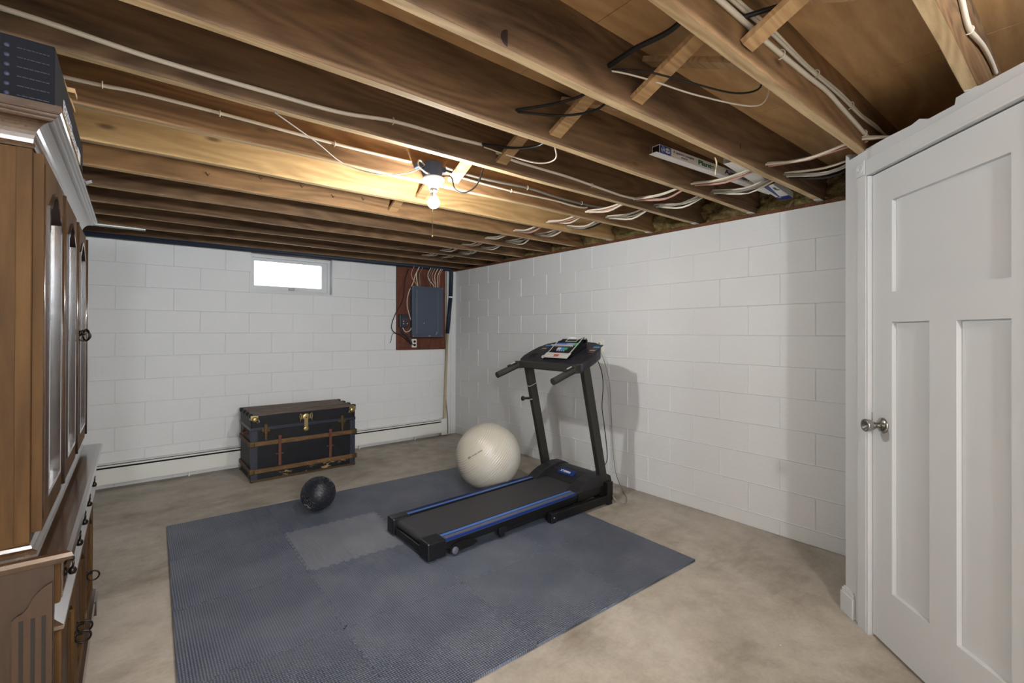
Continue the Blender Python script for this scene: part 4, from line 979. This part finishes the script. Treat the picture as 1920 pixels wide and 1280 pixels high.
o2, P2, d2, sd2, up2, L2 = carton((-.96, -4.118, 2.200), (-.030, -4.036, 2.200), .074, .040, True, 'lamp_carton', 'second white and blue lamp carton, half hidden behind the joist by the insulation')[:6]
o, P, d, sd, up, L = o2, P2, d2, sd2, up2, L2
def under(t0, t1, s0, s1, mat, nm, e=.0006):
    m = MB(); m.obox(P((t0+t1)/2, (s0+s1)/2, -e/2), d*(t1-t0)/2, sd*(s1-s0)/2, up*e/2); return m.build(nm, mat, o)
m = MB(); m.prism([(.50, -.020), (.50, .012), (.84, -.014), (.84, -.020)], lambda t, s_: P(t, s_, -.0010), lambda t, s_: P(t, s_, -.0001)); m.build('blue_wedge', plain('carton_blue2', (26, 50, 136), .45), o)
under(.84, L-.005, -.036, .036, plain('carton_blue3', (26, 50, 136), .45), 'blue_end_block')
text('plant_lettering', 'Plante', .030, P(.68, .012, -.0012), -d, sd, GREENI, o, sx=1.1)
text('emblem_letters', 'GE', .022, P(.84, -.012, -.0012), d, -sd, INK, o)

# ================================================================== HUTCH
hu = thing('china_hutch', (-3.7, -2.92, 0), 'tall dark walnut china hutch with glass doors along the left wall', 'hutch')
XB = -4.05
# lower cabinet
yl0, yl1 = -3.605, -2.235; xf = -3.475
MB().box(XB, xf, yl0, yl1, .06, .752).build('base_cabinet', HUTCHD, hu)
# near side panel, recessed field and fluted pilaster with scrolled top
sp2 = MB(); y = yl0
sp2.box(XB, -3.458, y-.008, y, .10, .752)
sdp = sp2.build('side_panel', HUTCHD, hu)  # lower side's shade put into darker walnut: panel, pilaster and field
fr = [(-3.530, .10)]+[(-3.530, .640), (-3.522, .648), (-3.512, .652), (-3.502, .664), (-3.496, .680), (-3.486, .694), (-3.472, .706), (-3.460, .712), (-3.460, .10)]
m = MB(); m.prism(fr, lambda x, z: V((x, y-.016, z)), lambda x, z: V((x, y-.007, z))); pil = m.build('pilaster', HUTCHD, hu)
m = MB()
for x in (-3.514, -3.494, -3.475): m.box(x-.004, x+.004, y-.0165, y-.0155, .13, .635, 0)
m.build('flute', plain('flute_shade', (22, 15, 9), .6), pil)  # flat dark strips; the groove shade is in their colour
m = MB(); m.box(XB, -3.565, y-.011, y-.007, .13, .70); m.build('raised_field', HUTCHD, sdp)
# front recessed corner, face frame
MB().box(xf, -3.462, yl0, yl0+.05, .06, .752).box(xf, -3.462, yl1-.05, yl1, .06, .752).build('face_stile', HUTCHD, hu)
MB().box(xf, -3.464, yl0+.05, yl1-.05, .735, .752).build('top_rail', HUTCHD, hu)
# moulded countertop
cp = [(XB, .752), (-3.452, .752), (-3.440, .756), (-3.434, .764), (-3.422, .766), (-3.418, .774), (-3.424, .783), (-3.434, .786), (XB, .786)]
def molding(prof, y0, y1, xback, name, mat, par, ends=None):
    m = MB(); m.prism(prof, lambda x, z: V((x, y0, z)), lambda x, z: V((x, y1, z))); return m.build(name, mat, par)
m = MB(); bm = m.bm
def wrap(m, prof, xc, y0, y1, xb):
    """profile of (projection, z) swept round three sides of a rectangle ending at xb"""
    A = []
    for pth in (lambda p: (xb, y0-p), lambda p: (xc+p, y0-p), lambda p: (xc+p, y1+p), lambda p: (xb, y1+p)):
        A.append([m.bm.verts.new((*pth(p), z)) for p, z in prof])
    for P_, Q_ in zip(A, A[1:]):
        for i in range(len(prof)-1): m.bm.faces.new((P_[i], Q_[i], Q_[i+1], P_[i+1]))
    return A
def wrapped(name, prof, xc, y0, y1, xb, mat, par):
    m = MB(); A = wrap(m, prof, xc, y0, y1, xb)
    for k in (0, -1): m.bm.faces.new([A[j][k] for j in range(4)])
    m.bm.faces.new(A[0]+A[3][::-1])
    return m.build(name, mat, par)
wrapped('countertop', [(-.030, .748), (.012, .752), (.020, .756), (.024, .763), (.036, .766), (.040, .775), (.036, .784), (.026, .787)], -3.460, yl0, yl1, XB, HUTCHT, hu)
wrapped('upper_base_moulding', [(0, .786), (.022, .786), (.024, .796), (.014, .800), (.012, .808), (.002, .814), (0, .815)], -3.512, -3.590, -2.262, XB, HUTCHT, hu)
wrapped('waist_moulding', [(0, .568), (.014, .572), (.028, .576), (.036, .584), (.036, .594), (.026, .600), (.016, .606), (.006, .612), (0, .614)], -3.476, yl0+.03, yl1-.03, -3.6, HUTCHT, hu)
wrapped('plinth', [(0, .012), (.020, .012), (.024, .070), (.020, .086), (.010, .096), (.004, .104), (0, .106)], -3.462, yl0, yl1, XB, HUTCHT, hu)
for yy_ in (yl0-.02, yl1-.10):
    m = MB(); m.prism([(0, 0), (.10, 0), (.115, .03), (.12, .06), (.12, .075), (0, .075)] if yy_ < -3 else [(.02, 0), (.12, 0), (.12, .075), (0, .075), (0, .06), (.005, .03)], lambda a, z: V((-3.475, yy_+a, z)), lambda a, z: V((-3.434, yy_+a, z))); m.build('bracket_foot', HUTCHT, hu)
# drawers
dy = (yl1-yl0-.10)/3
for i in range(3):
    a, b = yl0+.05+dy*i+.006, yl0+.05+dy*(i+1)-.006
    dw = MB().box(-3.470, -3.452, a, b, .624, .740, .005).build('drawer', HUTCH, hu)
    m = MB().ring(rect(a+.012, b-.012, .634, .730), rect(a+.022, b-.022, .643, .721), lambda y_, z: V((-3.453, y_, z)), lambda y_, z: V((-3.449, y_, z))); m.build('drawer_bead', HUTCHT, dw)
    for y_ in ((a+b)/2-.11, (a+b)/2+.11) if i != 2 else ((a+b)/2-.02,):
        m = MB().lathe([(.014, 0), (.012, .003), (.004, .005), (.0035, .012), (.007, .015), (.005, .019), (0, .020)], (-3.451, y_, .700), (1, 0, 0), 14)
        m.tube([(-3.436, y_, .698), (-3.434, y_, .686), (-3.436, y_, .674)], .0028, 8).lathe([(.003, 0), (.007, -.004), (.010, -.012), (.007, -.020), (0, -.022)], (-3.436, y_, .678), (0, 0, 1), 12)
        m.lathe([(.012, 0), (.010, .004), (.0, .005)], (-3.451, y_, .668), (1, 0, 0), 12)
        m.build('drop_pull', PULL, dw)
# lower doors
def arch_pts(y0, y1, z0, z1, rise, n=8):
    """opening with an ogee arched top, counter-clockwise"""
    c = (y0+y1)/2; P = [(y0, z0), (y1, z0), (y1, z1-rise)]
    for i in range(1, n):
        t = i/n; P.append((y1+(c-y1)*t, z1-rise+rise*(3*t*t-2*t**3)**.8))
    P.append((c, z1))
    for i in range(1, n):
        t = 1-i/n; P.append((y0+(c-y0)*t, z1-rise+rise*(3*t*t-2*t**3)**.8))
    P.append((y0, z1-rise)); return P
def match_outer(inner, y0, y1, z0, z1):
    """outer rectangle resampled to the same count as the arch"""
    n = (len(inner)-3)
    P = [(y0, z0), (y1, z0), (y1, z1)]
    for i in range(1, n): P.append((y1+(y0-y1)*i/n, z1))
    return P+[(y0, z1)][:len(inner)-len(P)]
def leaf(name, a, b, z0, z1, x0, x1, fw, rise, par, mat):
    inn = arch_pts(a+fw, b-fw, z0+fw, z1-fw*.8, rise); outp = match_outer(inn, a, b, z0, z1)
    return MB().ring(outp, inn, lambda y_, z: V((x0, y_, z)), lambda y_, z: V((x1, y_, z))).build(name, mat, par), inn
for i in range(3):
    a, b = yl0+.05+dy*i+.005, yl0+.05+dy*(i+1)-.005
    lf, inn = leaf('cupboard_door', a, b, .118, .560, -3.470, -3.450, .055, .07, hu, HUTCH)
    cy_, cz_ = (a+b)/2, .33
    sh = [(cy_+(p-cy_)*.93, cz_+(q-cz_)*.95) for p, q in inn]; sh2 = [(cy_+(p-cy_)*.78, cz_+(q-cz_)*.86) for p, q in inn]
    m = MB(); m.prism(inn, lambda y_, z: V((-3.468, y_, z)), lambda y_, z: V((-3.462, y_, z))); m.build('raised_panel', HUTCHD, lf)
    m = MB(); m.ring(sh, sh2, lambda y_, z: V((-3.463, y_, z)), lambda y_, z: V((-3.457, y_, z))); m.build('panel_bead', HUTCH, lf)
    hy = b-.028 if i == 0 else a+.028
    if i == 2: hy = a+.03
    m = MB().lathe([(.012, 0), (.010, .004), (.005, .008), (.005, .018), (0, .019)], (-3.450, hy, .345), (1, 0, 0), 12).torus((-3.430, hy, .333), (0, 1, .0), .019, .0032, 20, 8)
    m.build('ring_pull', PULL, lf)
    m = MB().tube([(-3.449, a+.004 if i != 1 else b-.004, .15), (-3.449, a+.004 if i != 1 else b-.004, .21)], .004, 8); m.build('hinge', BRASSD, lf)
# upper cabinet
yu0, yu1, xu = -3.598, -2.225, -3.504
MB().box(XB, xu, yu0, yu0+.018, .786, 1.80).build('upper_side', HUTCH, hu)
MB().box(XB, xu, yu1-.018, yu1, .786, 1.80).build('upper_side', HUTCH, hu)
MB().box(XB, XB+.012, yu0, yu1, .786, 1.80).build('upper_back', HUTCHD, hu)
MB().box(XB, xu, yu0, yu1, 1.785, 1.803).build('upper_top', HUTCHD, hu)
for z in (1.12, 1.43): MB().box(XB+.01, -3.56, yu0+.02, yu1-.02, z, z+.016).build('shelf', HUTCHD, hu)
MB().box(xu-.018, xu+.001, yu0+.001, yu0+.045, .80, 1.79).build('front_stile', HUTCH, hu)
MB().box(xu-.018, xu+.001, yu1-.045, yu1-.001, .80, 1.79).build('front_stile', HUTCH, hu)
MB().box(xu-.018, xu, yu0+.045, yu1-.045, 1.755, 1.79).box(xu-.018, xu, yu0+.045, yu1-.045, .815, .835).build('front_rail', HUTCH, hu)
m = MB().box(-3.530, -3.503, yu0-.005, yu0+.0, .816, 1.785, .001); m.build('corner_bead', HUTCH, hu)
dyu = (yu1-yu0-.09)/3
for i in range(3):
    a = -3.580+.470*i; b = a+.405
    lf, inn = leaf('glass_door', a, b, .832, 1.782, -3.503, -3.484, .068, .060, hu, HUTCH)
    MB().tube([(-3.488, b+.033, .84), (-3.488, b+.033, 1.775)], .011, 12).build('reeded_bead', HUTCHT, hu)
    MB().tube([(-3.486, a+.010, .86), (-3.486, a+.010, 1.76)], .005, 10).build('edge_bead', HUTCHT, lf)
    cy_, cz_ = (a+b)/2, 1.29
    i2 = [(cy_+(p-cy_)*.86, cz_+(q-cz_)*.970) for p, q in inn]
    MB().ring(inn, i2, lambda y_, z: V((-3.500, y_, z)), lambda y_, z: V((-3.479, y_, z))).build('glazing_bead', HUTCHG, lf)
    MB().prism(i2, lambda y_, z: V((-3.497, y_, z)), lambda y_, z: V((-3.494, y_, z))).build('glass', GLASS, lf)
    if i == 2:
        hy = a-.015+.03
        m = MB().lathe([(.013, 0), (.011, .004), (.005, .008), (.005, .018), (0, .019)], (-3.478, hy, 1.325), (1, 0, 0), 12).torus((-3.458, hy, 1.318), (.9, .45, 0), .023, .0034, 22, 8).torus((-3.466, hy, 1.316), (0, 1, 0), .021, .0034, 22, 8)
        m.build('ring_pull', PULL, lf)
wrapped('crown_moulding', [(0, 1.786), (.005, 1.786), (.008, 1.790), (.007, 1.796), (.003, 1.799)]+[(.003+.034*(1-math.cos(t))**.9, 1.799+.050*math.sin(t)) for t in [PI/2*i/8 for i in range(9)]]+[(.041, 1.850), (.044, 1.853), (.044, 1.857), (.048, 1.858), (.051, 1.861), (.051, 1.866), (.055, 1.867), (.058, 1.871), (.058, 1.886), (0.0, 1.886)], xu, yu0, yu1, XB, HUTCHT, hu)
MB().box(XB, xu, yu0, yu1, 1.80, 1.886).build('crown_core', HUTCHD, hu)

# ================================================================== CARTON AND STICKS ON THE HUTCH
cb = thing('cardboard_carton', (-3.70, -3.25, 1.886), 'dark navy printed cardboard carton lying on top of the china hutch', 'box')
bx0, bx1, by0, by1, bz0, bz1 = -3.98, -3.462, -3.612, -2.79, 1.888, 2.048
MB().box(bx0, bx1, by0, by1, bz0, bz1, .003).build('body', NAVY, cb)
MB().obox((bx1+.010, -2.815, 1.905), V((.018, 0, .010)), V((0, .020, 0)), V((-.0003, 0, .0006))).build('torn_flap', plain('white_flap', (176, 178, 182), .6), cb)
m = MB()
rnd = random.Random(5)
for y0, y1, z0, z1 in ((-3.43, -3.20, 1.90, 1.985), (-3.185, -3.02, 1.90, 1.975)):
    m.box(bx1, bx1+.0008, y0, y1, z0, z1)
m.box(bx1, bx1+.0008, -3.0, -2.90, 1.945, 1.985).build('white_label', plain('label_white', (190, 192, 196), .6), cb)
m = MB()
for y0, y1, z0, z1 in ((-3.43, -3.20, 1.90, 1.985), (-3.185, -3.02, 1.90, 1.975)):
    for j in range(6):
        z = z1-.008-(z1-z0-.012)*j/6
        yy_ = y0+.008
        while yy_ < y1-.02:
            w2 = rnd.uniform(.006, .02); m.box(bx1+.0008, bx1+.0014, yy_, yy_+w2, z-.003, z+.002); yy_ += w2+rnd.uniform(.004, .02)
m.build('label_print', plain('label_ink', (70, 72, 80), .6), cb)
m = MB()
for yy_ in (-2.985, -2.955, -2.925, -2.895): m.lathe([(.008, 0), (.008, .0006), (0, .0006)], (bx1+.0002, yy_, 1.912), (1, 0, 0), 10)
m.build('small_symbols', plain('label_white2', (170, 172, 176), .6), cb)
m = MB()
for j in range(6):
    z = bz0+.018+j*.023
    m.lathe([(.005, 0), (.005, .0006), (0, .0006)], (-3.545-.0, by0-.0002, z), (0, -1, 0), 10)
m.build('side_bullets', plain('side_ink', (52, 56, 74), .6), cb)
m = MB()
for j in range(6):
    z = bz0+.018+j*.023; xx = -3.528
    while xx < -3.475:
        w2 = rnd.uniform(.003, .012); m.box(xx, min(xx+w2, -3.472), by0-.0008, by0, z-.001, z+.001); xx += w2+.002
m.build('side_print', plain('side_ink2', (40, 44, 60), .6), cb)
tag(MB().bar((-3.60, -3.30, 2.056), (-3.445, -3.305, 2.056), .05, .014, bev=.001).build('wood_offcut', BRACE), 'short pale wood offcut on the navy carton, lying across it', 'wood')
tag(MB().bar((-3.473, -3.46, 2.054), (-3.463, -3.16, 2.054), .012, .012, bev=.001).build('wood_strip', BRACE), 'thin pale wood strip on the navy carton, along its front edge', 'wood')
